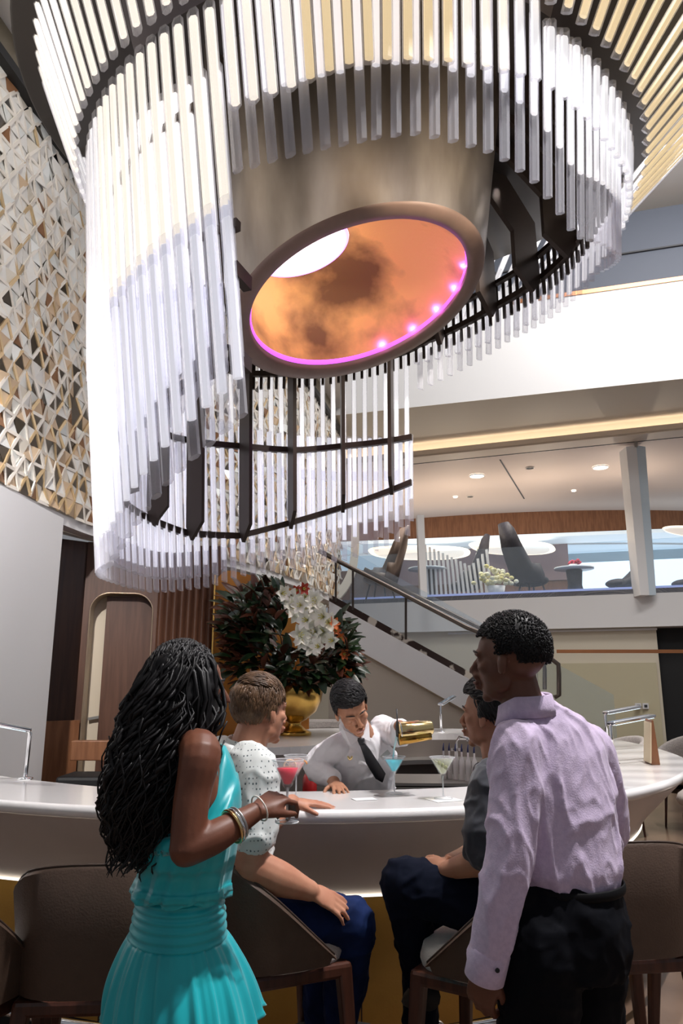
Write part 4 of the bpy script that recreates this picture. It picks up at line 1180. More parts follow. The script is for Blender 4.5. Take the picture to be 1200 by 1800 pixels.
hand_shape(mb, wL, at(580, 1412, 3.26) - wL, V(-.1, -.15, 1), 1, s=1.08, curl=(4, 10, 6), spread=9, tdir=(.85, .45, -.12), tcurl=.2)
for (h, k_, a) in ((at(420, 1612, 2.62), at(618, 1624, 2.72), at(600, 1800, 2.80)), (at(410, 1607, 2.80), at(588, 1614, 2.95), at(560, 1790, 3.00))):
    limb(mb, [h, k_], [.075, .05]); limb(mb, [k_, a], [.05, .035]); foot_shape(mb, a, V(.9, .3, 0), 1.05)
bake(mb, 'body', M['skin_fair'], w3, .0055, 3)
face_parts(w3, hm, 1.0, M['hair_brown'], M['lip'])
short_hair(hm, 1.0, M['hair_brown'], w3, mask_men(.30, -.42), 2600, .046, .0036, comb=lambda d: V(.7 if d.z > .6 else 0, .8 if d.z > .6 else -.15, -.9 if d.z < .6 else .0), off=.005, seed=4, vol=lambda d: .010 * max(0, d.z))
mb = MB()
mb.sweep([at(424, 1312, 2.68), at(414, 1336, 2.68), at(406, 1372, 2.68), at(400, 1450, 2.68), at(396, 1540, 2.68), at(394, 1600, 2.68)], [(.095, .085), (.155, .11), (.195, .125), (.19, .135), (.175, .14), (.18, .145)], 24, ref=RT3)
limb(mb, [at(440, 1345, 2.56), sR, at(449, 1420, 2.52), at(447, 1462, 2.505)], [.078, .080, .080, .078])
limb(mb, [at(395, 1345, 2.84), sL, at(420, 1420, 2.95)], [.075, .075, .07])
bake(mb, 'shirt', M['dotted'], w3, .006, 4, wrinkle=.006, wscale=7)
mb = MB(); vs = []; cc = at(434, 1312, 2.685); up_ = (at(452, 1270, 2.69) - at(430, 1320, 2.68)).normalized(); cm = frame(cc, V(.75, .65, 0), up_)
n = 40
for zz, rr_ in ((.024, .064), (.027, .067), (.024, .070), (-.0, .076), (-.022, .084), (-.022, .080), (.0, .070), (.02, .063)):
    for j in range(n):
        a = R(25 + 310 * j / (n - 1)) + PI / 2
        vs.append(cm @ V(math.cos(a) * rr_, math.sin(a) * rr_ * 1.06, zz - .03 * max(0, math.sin(a))))
mb.add(vs, [(i * n + j, i * n + j + 1, ((i + 1) % 8) * n + j + 1, ((i + 1) % 8) * n + j) for i in range(8) for j in range(n - 1)], 0, True)
mb.build('collar', M['dotted'], w3)
mb = MB()
mb.sweep([at(396, 1575, 2.68), at(400, 1610, 2.70), at(405, 1640, 2.70)], [(.165, .14), (.175, .15), (.16, .15)], 20, ref=RT3)
for (h, k_, a) in ((at(420, 1612, 2.62), at(622, 1622, 2.72), at(598, 1785, 2.80)), (at(410, 1607, 2.80), at(590, 1612, 2.95), at(560, 1780, 3.00))):
    limb(mb, [h, h.lerp(k_, .5) + V(0, 0, .01), k_], [.110, .100, .078]); limb(mb, [k_, k_.lerp(a, .5), a], [.078, .072, .062])
bake(mb, 'jeans', M['denim'], w3, .007, 4, wrinkle=.007, wscale=8, wstretch=(.7, 1, 1))
for a in (at(600, 1800, 2.80), at(560, 1790, 3.00)):
    mb = MB(); m = frame(a, V(.9, .3, 0)); mb.sweep([m @ V(0, -.08, -.05), m @ V(0, .0, -.04), m @ V(0, .12, -.06), m @ V(0, .20, -.07)], [(.04, .04), (.05, .045), (.035, .05), (.025, .042)], 12, ref=(0, 0, 1)); mb.build('shoe', M['black'], w3)

# ------------------------------------------------ seated man, charcoal shirt, legs crossed
w4 = empty('person', (.5, 2.7, 0), 'seated dark-haired man in a charcoal shirt with hands clasped on crossed knee', 'person')
mb = MB()
hm = frame(at(862, 1256, 2.72), V(-.80, .58, -.02))
head_shape(mb, hm, 1.0, 1.05)
limb(mb, [at(868, 1285, 2.72), at(876, 1330, 2.72), at(885, 1365, 2.72)], [.056, .058, .08])
RT4 = V(.6, .8, 0)
mb.sweep([at(885, 1350, 2.72), at(888, 1390, 2.72), at(892, 1460, 2.72), at(893, 1540, 2.72), at(890, 1600, 2.72)], [(.09, .08), (.17, .10), (.165, .11), (.15, .12), (.16, .13)], 18, ref=RT4)
sL = at(862, 1392, 2.56); eL = at(852, 1512, 2.52); wL = at(785, 1530, 2.60)
limb(mb, [sL, eL], [.058, .046]); limb(mb, [eL, wL], [.047, .030])
hand_shape(mb, wL, at(752, 1528, 2.64) - wL, V(-.3, -.8, .5), 1, s=1.02, curl=(45, 55, 30), tdir=(.3, .8, -.3), spread=2)
sR = at(925, 1385, 2.92); eR = at(845, 1490, 2.95); wR = at(792, 1516, 2.74)
limb(mb, [sR, eR, wR], [.058, .046, .030])
hand_shape(mb, wR, at(752, 1512, 2.66) - wR, V(-.2, .2, .95), -1, s=1.02, curl=(35, 50, 30), tdir=(.55, .75, .25), spread=3)
legs4 = [((at(880, 1590, 2.62), at(708, 1552, 2.66), at(742, 1720, 2.78)), 0), ((at(880, 1605, 2.82), at(742, 1604, 2.94), at(738, 1800, 2.94)), 1)]
for (h, k_, a), _ in legs4:
    limb(mb, [h, k_], [.075, .055]); limb(mb, [k_, a], [.05, .035]); foot_shape(mb, a, V(-.1, .9, -.3), 1.0)
bake(mb, 'body', M['skin_tan'], w4, .0055, 3)
face_parts(w4, hm, 1.0, M['hair_black'], M['lip'])
short_hair(hm, 1.0, M['hair_black'], w4, mask_men(.30, -.42), 1900, .046, .0040, comb=lambda d: V(0, -.9, -.1) if d.z > .3 else V(0, -.4, -.8), off=.009, seed=6, vol=lambda d: .016 * max(0, d.z) * (1 + max(0, d.y)))
mb = MB()
mb.sweep([at(882, 1338, 2.72), at(886, 1362, 2.72), at(890, 1400, 2.72), at(893, 1470, 2.72), at(893, 1545, 2.72), at(892, 1600, 2.72)], [(.095, .085), (.15, .105), (.19, .12), (.185, .13), (.172, .135), (.175, .14)], 24, ref=RT4)
limb(mb, [at(868, 1372, 2.58), sL, at(855, 1450, 2.53), at(851, 1500, 2.52)], [.070, .074, .070, .066])
limb(mb, [at(925, 1368, 2.9), sR, at(870, 1455, 2.95)], [.07, .07, .064])
bake(mb, 'shirt', M['charcoal'], w4, .006, 4, wrinkle=.008, wscale=7)
mb = MB()
mb.sweep([at(892, 1575, 2.72), at(890, 1610, 2.72), at(885, 1640, 2.72)], [(.165, .14), (.175, .15), (.16, .15)], 20, ref=RT4)
(h, k_, a) = legs4[0][0]; limb(mb, [h, h.lerp(k_, .5), k_], [.105, .096, .080]); limb(mb, [k_, k_.lerp(a, .5), a], [.078, .066, .056])
(h, k_, a) = legs4[1][0]; limb(mb, [h, h.lerp(k_, .5), k_], [.105, .096, .078]); limb(mb, [k_, k_.lerp(a, .5), a], [.078, .070, .060])
bake(mb, 'trousers', M['navy_trousers'], w4, .007, 4, wrinkle=.006, wscale=8)
for (h, k_, a), _ in legs4:
    mb = MB(); m = frame(a, V(-.1, .9, -.3)); mb.sweep([m @ V(0, -.08, -.05), m @ V(0, .0, -.04), m @ V(0, .12, -.06), m @ V(0, .20, -.07)], [(.04, .04), (.05, .045), (.035, .05), (.025, .042)], 12, ref=(0, 0, 1)); mb.build('shoe', M['black'], w4)

# ------------------------------------------------ bartender
w5 = empty('person', (.18, 4.15, .02), 'smiling bartender in white shirt and black tie pouring a drink behind the bar', 'person')
mb = MB()
hm = frame(at(617, 1246, 3.74), V(.34, -.80, -.50), V(-.22, -.40, .85))
head_shape(mb, hm, 1.0, 1.0)
limb(mb, [hm @ V(0, -.03, -.06), at(636, 1288, 3.87), at(645, 1315, 3.93)], [.055, .058, .08])
up5 = at(640, 1300, 3.92); RT5 = (at(684, 1276, 3.98) - at(590, 1308, 3.90)).normalized()
tor = [at(640, 1300, 3.94), at(640, 1325, 3.96), at(640, 1370, 4.0), at(645, 1420, 4.06), V(.17, 4.14, .92)]
mb.sweep(tor, [(.09, .08), (.155, .10), (.15, .10), (.14, .10), (.15, .11)], 18, ref=RT5)
sA = at(590, 1318, 3.90); eA = at(577, 1365, 3.88); wA = at(590, 1383, 3.76)
eA = V(sA.x - .10, 3.93, 1.19)
wA = at(588, 1384, 3.76); wA.z = 1.135
limb(mb, [sA, eA, wA], [.045, .034, .027])
hand_shape(mb, wA, V(.25, -.95, -.14), V(0, 0.1, 1), 1, s=.95, curl=(10, 14, 10), spread=6)
sB = at(680, 1283, 3.97); eB = at(703, 1292, 3.80); wB = at(702, 1277, 3.60)
limb(mb, [sB, eB, wB], [.055, .045, .030])
hand_shape(mb, wB, V(.93, -.30, .10), V(-.05, -.45, .90), -1, s=.98, curl=(30, 60, 40), tdir=(.45, .85, -.35), spread=4)
for s in (-1, 1):
    a = V(.17 + s * .09, 4.14, .88); k_ = V(.17 + s * .1, 4.1, .50); c = V(.17 + s * .1, 4.16, .12)
    limb(mb, [a, k_, c], [.08, .055, .04]); foot_shape(mb, c, V(0, -1, 0), 1.0)
bake(mb, 'body', M['skin_olive'], w5, .0042, 2)
face_parts(w5, hm, 1.0, M['hair_black'], M['lip'])
mb = MB(); mb.sweep([hm @ V(-.012, .1055, -.0635), hm @ V(0, .1075, -.0645), hm @ V(.012, .1055, -.0635)], [.001, .0022, .001], 6); mb.build('teeth', M['eye_white'], w5)
short_hair(hm, 1.0, M['hair_black'], w5, mask_men(.28, -.40), 1900, .034, .0038, comb=lambda d: V(.6, -.35, .3) if d.z > .4 else V(0, -.3, -.8), off=.006, seed=8, vol=lambda d: .020 * max(0, d.z) * (1 + .6 * max(0, d.y)))
mb = MB()
mb.sweep([at(641, 1296, 3.95), at(640, 1306, 3.955), at(640, 1328, 3.965), at(640, 1370, 4.0), at(645, 1420, 4.06), V(.17, 4.14, 1.0)], [(.08, .075), (.125, .10), (.175, .12), (.165, .122), (.155, .122), (.16, .125)], 24, ref=RT5)
limb(mb, [hm @ V(0, -.045, -.135), at(640, 1308, 3.92), at(640, 1330, 3.95)], [.062, .092, .11])
limb(mb, [at(598, 1312, 3.92), sA, eA, wA + V(-.01, .04, .01)], [.066, .070, .066, .046])
limb(mb, [at(672, 1280, 3.97), sB, eB, wB.lerp(eB, .12)], [.070, .068, .056, .042])
bake(mb, 'shirt', M['shirt_white'], w5, .0055, 4, wrinkle=.005, wscale=8)
mb = MB(); cm = frame(hm @ V(0, .0, -.115), V(.30, -.9, -.35), V(-.1, -.35, .95))
for s in (-1, 1):
    q = [cm @ V(s * .006, .075, -.020), cm @ V(s * .066, .02, .018), cm @ V(s * .070, -.03, .022), cm @ V(s * .076, -.02, -.008), cm @ V(s * .050, .062, -.050)]
    mb.prism(q, (0, 0, 0), cm.to_3x3() @ V(0, .008, .0))
mb.build('collar', M['shirt_white'], w5, merge=0)
mb = MB(); kn = cm @ V(0, .088, -.026); t1 = at(652, 1338, 3.82); t2 = at(671, 1372, 3.85)
mb.sweep([kn + V(0, 0, .010), kn, kn + V(.004, 0, -.022)], [.016, .018, .012], 8, sx=1, sy=.6)
ref = V(1, 0, .3)
mb.sweep([kn + V(.002, -.006, -.012), kn.lerp(t1, .5) + V(0, -.01, 0), t1, t2 + V(-.006, 0, .02), t2 + V(.002, 0, -.008)], [(.012, .004), (.02, .004), (.027, .005), (.028, .005), (.003, .004)], 8, ref=ref)
mb.build('necktie', mat('black_tie', (.008, .008, .012), .5), w5, merge=0)
mb = MB(); c = at(677, 1327, 3.81); mb.box(c, (.05, .008, .024), mtx=Matrix.Rotation(R(-40), 4, 'Y')); mb.build('name_badge', M['steel'], w5)
mb = MB(); c = at(615, 1334, 3.80)
for s in (-1, 1): mb.ell(c + V(s * .006, -.004, .004), (.006, .003, .012), 8, m=6, mtx=Matrix.Rotation(R(s * 30), 4, 'Y'))
mb.build('lapel_pin', M['gold_shaker'], w5, merge=0)
mb = MB(); mb.sweep([V(.17, 4.14, 1.02), V(.17, 4.14, .84)], [(.165, .13), (.155, .13)], 20, ref=(1, 0, 0))
for s in (-1, 1): limb(mb, [V(.17 + s * .09, 4.14, .86), V(.17 + s * .1, 4.1, .50), V(.17 + s * .1, 4.16, .10)], [.095, .075, .062])
bake(mb, 'trousers', M['black_trousers'], w5, .009, 3)
# ================================================================== bar stools
def make_stool(name, label, group):
    t = empty(name, (0, 0, 0), label, 'bar stool', group)
    # wrap-around leather shell, high at the back (-y is the back), falling towards the front
    mb = MB(); n = 40; A = 118; vs = []
    def sec(a):
        f_ = abs(a) / A
        top = 1.09 - .02 * (abs(a) / 40) ** 3 if abs(a) < 40 else 1.07 - .30 * ((abs(a) - 40) / (A - 40)) ** 1.15
        return top
    rows = []
    for i in range(n + 1):
        a = -A + 2 * A * i / n; ar = R(a)
        sx_ = math.sin(ar); cy_ = -math.cos(ar)
        sq = (abs(sx_) ** 3.2 + abs(cy_) ** 3.2) ** (-1 / 3.2)      # rounded square plan
        top = sec(a); col_ = []
        for th_, (r0, r1) in ((0, (.235, .265)), (1, (.215, .243))):
            for z, k_ in ((.735, 0), (.80, .35), (.90, .6), (top - .012, 1)):
                rr = r0 + (r1 - r0) * k_; zz = min(z, top - .012)
                col_.append(V(sx_ * sq * rr, cy_ * sq * rr, zz))
        out = col_[:4] + [V(sx_ * sq * .254, cy_ * sq * .254, top)] + col_[4:][::-1]
        rows.append(out)
    m_ = len(rows[0]); vs = [p for r_ in rows for p in r_]
    fs = [(i * m_ + j, i * m_ + (j + 1) % m_, (i + 1) * m_ + (j + 1) % m_, (i + 1) * m_ + j) for i in range(n) for j in range(m_)]
    fs += [tuple(range(m_)), tuple(reversed(range(n * m_, n * m_ + m_)))]
    mb.add(vs, fs, 0, True); o = mb.build('backrest', M['leather'], t); md = o.modifiers.new('e', 'EDGE_SPLIT'); md.split_angle = R(50)
    mb = MB(); mb.sweep([V(p.x * 1.0, p.y * 1.0, p.z + .001) for p in [r_[4] for r_ in rows]], .0035, 6); mb.build('piping', mat('dark_piping', (.05, .03, .022), .5), t)
    mb = MB(); pr = [(.0, .70), (.18, .70), (.205, .715), (.215, .75), (.205, .785), (.17, .80), (0, .805)]
    vs = []; k = 36
    for r_, z in pr:
        for j in range(k):
            a = 2 * PI * j / k; sq = (abs(math.sin(a)) ** 3.2 + abs(math.cos(a)) ** 3.2) ** (-1 / 3.2)
            vs.append(V(math.cos(a) * sq * r_, math.sin(a) * sq * r_ + .01, z))
    mb.add(vs, [(i * k + j, i * k + (j + 1) % k, (i + 1) * k + (j + 1) % k, (i + 1) * k + j) for i in range(len(pr) - 1) for j in range(k)], 0, True)
    mb.build('seat', M['seat_fabric'], t)
    mb = MB(); mb.box((0, 0, .705), (.42, .42, .045)); mb.build('seat_frame', M['wood_leg'], t, bevel=.012)
    for sx_ in (-1, 1):
        for sy_ in (-1, 1):
            mb = MB(); mb.bar((sx_ * .185, sy_ * .185, .72), (sx_ * .235, sy_ * .235, 0), .048, .048, w2=.026, h2=.026); mb.build('leg', M['wood_leg'], t, bevel=.008)
    for (a, b) in (((-.218, .218), (.218, .218)), ((-.218, -.218), (.218, -.218)), ((-.218, -.218), (-.218, .218)), ((.218, -.218), (.218, .218))):
        mb = MB(); mb.bar((*a, .26), (*b, .26), .014, .022); mb.build('footrest_bar', M['bronze'], t)
    return t
proto = make_stool('bar_stool', '', 'bar stools round the counter')
stools = [
    (-1.15, 2.40, -20, 'brown leather bar stool cut by the left picture edge, turned sideways'),
    (-.73, 2.55, 4, 'empty brown leather bar stool behind the woman in turquoise, seen from behind'),
    (-.24, 2.74, -66, 'dark leather bar stool under the man in navy jeans'),
    (.50, 2.64, 58, 'leather bar stool under the man in the charcoal shirt'),
    (.93, 2.86, 8, 'brown leather bar stool standing just right of the man in lavender'),
    (1.45, 3.05, 100, 'bar stool with pale woven seat at the right picture edge'),
]
for i, (x, y, rz, lab) in enumerate(stools):
    o = proto if i == 0 else copy_tree(proto)
    o.location = (x, y, 0); o.rotation_euler = (0, 0, R(rz)); o['label'] = lab

# ================================================================== glasses and bar things
def glass_martini(loc, hgt, rad, liquid, fill, label, gr='cocktail glasses on the bar', axis=None):
    t = empty('martini_glass', loc, label, 'cocktail glass', gr)
    L = Vector(loc); mm = frame(L, (0, 1, 0), axis) if axis else Matrix.Translation(L)
    rot = mm.to_3x3().to_4x4()
    bz = hgt * .56; fz = hgt
    mb = MB(); prof = [(0, .0), (rad * .70, .001), (rad * .72, .004), (rad * .3, .007), (.006, .012), (.0035, .03), (.0032, bz - .015), (.006, bz - .002), (.012, bz + .004), (rad, fz), (rad - .0015, fz), (.010, bz + .007), (0, bz + .004)]
    mb.lathe(L, prof, 40, mtx=rot); mb.build('glass', M['glass'], t)
    mb = MB(); mb.sweep([L + rot @ V(math.cos(a) * rad, math.sin(a) * rad, fz) for a in [2 * PI * i / 36 for i in range(36)]], .0012, 6, closed=True); mb.build('glass_rim', M['glass_edge'], t)
    mb = MB(); mb.sweep([L + rot @ V(math.cos(a) * rad * .71, math.sin(a) * rad * .71, .003) for a in [2 * PI * i / 36 for i in range(36)]], .0014, 6, closed=True)
    mb.sweep([L + rot @ V(0, 0, .01), L + rot @ V(0, 0, bz)], .0028, 8)
    mb.build('stem', M['glass_edge'], t, merge=0)
    if liquid:
        lz = bz + .006 + (fz - bz) * fill; lr = .010 + (rad - .012) * fill
        mb = MB(); mb.lathe(L, [(0, bz + .007), (.009, bz + .009), (lr, lz), (0, lz)], 32, mtx=rot); mb.build('drink', liquid, t)
    return t, rot
M['glass_edge'] = clear_mat('glass_edge', (.9, .92, .95), .45, .05)
def drink(name, c, a=.4): return clear_mat(name, c, a, .05, c)
red_d = mat('pink_cocktail', (.75, .03, .07), .1, emit=(.9, .08, .12), es=.12); blue_d = mat('blue_cocktail', (.05, .62, .78), .12, emit=(.1, .7, .85), es=.15)
clear_d = clear_mat('clear_cocktail', (.85, .88, .70), .85, .05, (.97, .98, .85)); peach_d = mat('peach_cocktail', (.80, .28, .22), .12)
gl = at(504, 1447, 1.965)
t, rot = glass_martini(gl, .150, .040, red_d, .62, 'pink cocktail in a stemmed glass in the dark-haired woman\'s hand', gr=None)
gb = at(693, 1394, 3.62); gb.z = 1.10
t, rot = glass_martini(gb, .165, .054, blue_d, .72, 'tall stemmed glass of bright blue cocktail in front of the bartender')
gm = at(779, 1405, 3.45); gm.z = 1.103
t, rot = glass_martini(gm, .175, .056, clear_d, .80, 'clear martini with green olives on a paper napkin')
mb = MB(); mb.sweep([gm + V(-.05, 0, .173), gm + V(.035, 0, .115)], .0015, 6); mb.build('olive_pick', M['steel'], t)
for k in range(3):
    mb = MB(); mb.ell(gm + V(-.014 + .014 * k, -.006, .151 - .010 * k), (.008, .008, .010)); mb.build('olive', mat('olive_green', (.25, .26, .05), .3), t)
gp = at(520, 1398, 3.45); gp.z = 1.10
t, rot = glass_martini(gp, .185, .056, peach_d, .55, 'peach cocktail with citrus peel garnish beyond the seated man\'s shirt sleeve')
mb = MB(); c = gp + V(-.025, -.05, .145)
mb.sweep([c + V(math.cos(a) * .026, -.002, math.sin(a) * .026) for a in [2 * PI * i / 28 for i in range(28)]], .0038, 8, closed=True, sx=1, sy=1)
for k in range(8):
    a = 2 * PI * k / 8; mb.sweep([c, c + V(math.cos(a) * .025, -.002, math.sin(a) * .025)], .0013, 5)
mb.build('citrus_slice', mat('citrus_slice', (.90, .55, .30), .5), t, merge=0)
mb = MB(); pts = [gp + V(.02 + .028 * math.cos(q * .9) , -.02, .150 + .010 * q * .5 + .012 * math.sin(q * .9)) for q in [i * .5 for i in range(12)]]
mb.sweep(pts, .004, 6); mb.build('citrus_peel', mat('citrus_peel', (.90, .42, .16), .5), t)
# napkin, paper notes
mb = MB(); mb.box(gm + V(.0, -.01, -.0015), (.13, .12, .002), rz=.4); tag(mb.build('paper_napkin', mat('paper', (.86, .86, .85), .8)), 'square white paper napkin under the olive martini', 'napkin')
mb = MB(); c = at(640, 1394, 3.45); c.z = 1.102; mb.box(c, (.10, .07, .002), rz=.3); tag(mb.build('paper_coaster', mat('paper_grey', (.78, .78, .78), .8)), 'flat pale coaster lying on the bar near the bartender\'s hand', 'coaster')
# gold shaker in the bartender's hand, strainer spoon, stream
a_ = at(700, 1285, 3.50); b_ = at(759, 1279, 3.53)
t = empty('cocktail_shaker', a_, 'gold cocktail shaker tipped sideways in the bartender\'s raised hand', 'cocktail shaker')
mb = MB(); d = (b_ - a_); mb.sweep([a_, a_ + d * .02, a_ + d * .5, a_ + d * .97, b_], [.038, .041, .037, .031, .028], 24); mb.build('body', M['gold_shaker'], t)
mb = MB(); c0 = a_ + V(.0, -.01, -.035); mb.sweep([c0, c0 + d * .55, c0 + d * .95], [.028, .022, .018], 20); mb.build('jigger', M['brass'], t)
mb = MB(); mb.sweep([a_ + d * .02, a_ + d * .05], [.0415, .0418], 24); mb.build('rim', M['chrome'], t)
mb = MB(); p0 = at(697, 1246, 3.50); p1 = at(699, 1296, 3.50)
mb.sweep([p0, p0.lerp(p1, .4), p0.lerp(p1, .6), p1], [.003, .003, .010, .008], 8, sx=1, sy=.5); tag(mb.build('bar_spoon', M['darkgrey']), 'dark strainer spoon held upright at the mouth of the gold shaker', 'spoon')
mb = MB(); p0 = at(698, 1294, 3.50); p1 = gb + V(-.004, 0, .155); mb.sweep([p0, p0.lerp(p1, .15) + V(-.002, 0, 0), p0.lerp(p1, .6) + V(-.004, 0, 0), p1], [.008, .006, .004, .0035], 8); tag(mb.build('drink_stream', mat('pale_blue_stream', (.55, .80, .85), .1)), 'thin pale blue stream poured from the gold shaker', 'drink')
# bottle with red liqueur, inside the bar
def bottle(loc, h, r, body_m, label, gr=None, pourer=False, cat_='bottle'):
    t = empty('bottle', loc, label, cat_, gr)
    mb = MB(); mb.lathe(loc, [(0, 0), (r, .002), (r, h * .55), (r * .85, h * .63), (r * .32, h * .74), (r * .30, h * .90), (0, h * .90)], 20); mb.build('glass', body_m, t)
    if pourer:
        mb = MB(); L = Vector(loc); mb.sweep([L + V(0, 0, h * .88), L + V(0, 0, h * 1.0), L + V(.004, 0, h * 1.12)], [r * .36, r * .25, r * .12], 8); mb.build('pourer', M['navy_plastic'], t)
    else:
        mb = MB(); L = Vector(loc); mb.sweep([L + V(0, 0, h * .88), L + V(0, 0, h)], [r * .36, r * .36], 10); mb.build('cap', M['black'], t)
    return t
M['navy_plastic'] = mat('navy_pourer', (.03, .04, .15), .35)
rb = at(544, 1400, 4.3); rb.z = .90
bottle(rb, .32, .04, mat('red_liqueur', (.35, .02, .02), .15), 'bottle of dark red liqueur behind the bar left of the bartender')
pl = MB(); pl.box((rb.x, rb.y, .45), (.3, .25, .90)); tag(pl.build('under_counter_unit', M['darkgrey'], bevel=.01), 'dark unit below the bar carrying the red bottle', 'cabinet')
lbl = ['clear bottle with navy pourer, first from the left in the speed rail', 'clear bottle with navy pourer, second from the left in the speed rail', 'clear bottle with pourer, third from the left in the speed rail',
       'clear bottle with pourer, fourth from the left in the speed rail', 'clear bottle with pourer, fifth from the left in the speed rail', 'clear bottle with pourer, nearest the charcoal-shirted man']
sp = [(780, 5.95), (790, 5.95), (801, 5.9), (812, 5.85), (823, 5.8), (834, 5.75)]
M['pale_bottle'] = mat('pale_bottle_glass', (.60, .56, .55), .12, spec=.8)
for (px, Y), lb in zip(sp, lbl):
    p = at(px, 1352, Y); p.z = .885; bottle(p, .235, .0225, M['pale_bottle'], lb, 'bottles in the speed rail', True)
# stone work block carrying them
cen = [at(px, 1352, Y) for px, Y in sp]
t = empty('speed_rail', (cen[2].x, 5.9, 0), 'stainless work station with speed rail inside the bar', 'work station')
mb = MB(); mb.box((cen[2].x - .05, 6.0, .44), (1.05, .5, .88), rz=-.05); mb.build('cabinet', mat('dark_steel_front', (.05, .045, .04), .35, .5), t, bevel=.01)
mb = MB(); mb.box((cen[2].x - .05, 5.98, .875), (1.08, .56, .02), rz=-.05); mb.build('top', M['steel'], t)
mb = MB(); mb.bar((cen[2].x - .6, 5.68, .80), (cen[2].x + .5, 5.63, .80), .02, .12); mb.build('front_rail', M['steel'], t)
for i in range(5):
    p = at(752 + i * 17, 1372, 5.3); p.z = .0
for i, px in enumerate((800, 812)):
    p = at(px, 1362, 5.55); p.z = .72
mb = MB(); p = at(802, 1302, 6.12)
p.z = .885
mb.sweep([p, p + V(0, 0, .26), p + V(.02, -.03, .30), p + V(.07, -.08, .30), p + V(.075, -.09, .27)], .010, 8)
mb.box(p + V(0, 0, .20), (.09, .02, .02)); tag(mb.build('bar_tap', M['chrome'], merge=0), 'small chrome tap rising behind the pourer bottles', 'tap')
# ------------------------------------------------ chrome counter lamps
def counter_lamp(base, elbow, tip, label):
    t = empty('counter_lamp', base, label, 'lamp', 'chrome lamps on the bar')
    b = Vector(base); e = Vector(elbow); q = Vector(tip)
    mb = MB(); mb.lathe(b, [(0, 0), (.04, 0), (.04, .008), (.012, .014), (0, .014)], 24); mb.build('base', M['chrome'], t)
    mb = MB(); d = (q - e).normalized(); pts = [b, b.lerp(e, .93)] + [b.lerp(e, .93).lerp(e + d * .03, s_) + V(0, 0, .006 * math.sin(PI * s_)) for s_ in (.5, 1)] 
    mb.sweep(pts, .011, 12); mb.build('post', M['chrome'], t)
    mb = MB(); mb.bar(e, q, .062, .022); mb.build('lamp_head', M['chrome'], t, bevel=.008)
    mb = MB(); mb.bar(e + d * .03 + V(0, 0, -.013), q - d * .01 + V(0, 0, -.013), .04, .004); o = mb.build('light_bar', mat('lamp_diffuser', (.9, .95, 1), .4, emit=(.7, .9, 1), es=1.0), t)
    return t
b = at(44, 1368, 4.15); b.z = 1.10; e = at(49, 1283, 4.15)
counter_lamp(b, (b.x + .005, b.y, e.z), at(-60, 1262, 3.95), 'chrome counter lamp at the left picture edge of the bar')
b = at(1078, 1345, 4.9); b.z = 1.10; e = at(1076, 1272, b.y)
counter_lamp(b, (b.x, b.y, e.z), at(1146, 1258, b.y + .25), 'nearer chrome counter lamp right of the man in lavender')
b = at(1068, 1318, 5.9); b.z = 1.10; e = at(1066, 1253, b.y)
counter_lamp(b, (b.x, b.y, e.z), at(1122, 1242, b.y + .2), 'farther chrome counter lamp right of the man in lavender')
b = at(775, 1283, 8.0); b.z = 1.10; e = at(775, 1238, b.y)
counter_lamp(b, (b.x, b.y, e.z), at(797, 1224, b.y + .5), 'small far chrome lamp beside the charcoal-shirted man\'s head')
# menu wedge and ashtray
t = empty('menu_holder', at(1151, 1334, 4.85), 'upright wooden menu wedge standing on the white bar top', 'menu holder')
p = at(1151, 1334, 4.85); p.z = 1.10
mb = MB(); q = [V(-.028, 0, 0), V(.030, 0, 0), V(.012, 0, .27), V(-.0, 0, .27)]
mb.prism([p + v for v in q], (0, 0, 0), (.03, .18, 0)); mb.build('wedge', M['wood_red'], t, bevel=.004)
mb = MB(); q = [V(-.034, -.004, .01), V(-.026, -.004, .01), V(-.004, -.004, .255), V(-.010, -.004, .255)]
mb.prism([p + v for v in q], (0, 0, 0), (.03, .18, 0)); mb.build('cream_face', mat('menu_paper', (.75, .62, .42), .6), t)
p = at(1064, 1335, 4.75); p.z = 1.10
mb = MB(); mb.lathe(p, [(0, .004), (.05, .004), (.062, .035), (.066, .035), (.055, 0), (0, 0)], 24); tag(mb.build('glass_ashtray', M['glass_edge']), 'round glass dish beside the nearer chrome lamp', 'dish')

# ------------------------------------------------ golden urn with flowers
vb = at(517, 1290, 7.55); vb.z = 1.10
US = 1.12
t = empty('urn', vb, 'large golden brass urn holding the flower arrangement', 'vase')
mb = MB(); mb.lathe(vb, [(r_ * US, z_ * US) for r_, z_ in [(0, 0), (.15, 0), (.15, .025), (.10, .05), (.055, .09), (.06, .11), (.10, .13), (.19, .20), (.235, .29), (.25, .37), (.245, .43), (.215, .455), (.205, .46), (.205, .50), (.225, .52), (.215, .53), (.19, .52), (.185, .40), (0, .38)]], 48)
mb.build('bowl', M['brass'], t)
mb = MB(); mb.sweep([vb + V(math.cos(a) * .232, math.sin(a) * .232, .54) for a in [2 * PI * i / 40 for i in range(40)]], .012, 8, closed=True); mb.build('dark_band', M['wood_dark'], t)
fl = empty('flower_arrangement', vb + V(0, 0, .56), 'big arrangement of dark magnolia leaves and white lilies in the golden urn', 'flower arrangement')
rnd = random.Random(11)
M['leaf'] = mat('magnolia_leaf', (.016, .045, .014), .28, c2=(.008, .022, .008), scale=6, spec=.7)
M['leaf_brown'] = mat('magnolia_leaf_underside', (.10, .028, .012), .5)
M['petal'] = mat('white_petal', (.92, .92, .84), .5)
M['petal_orange'] = mat('orange_petal', (.85, .22, .06), .5)
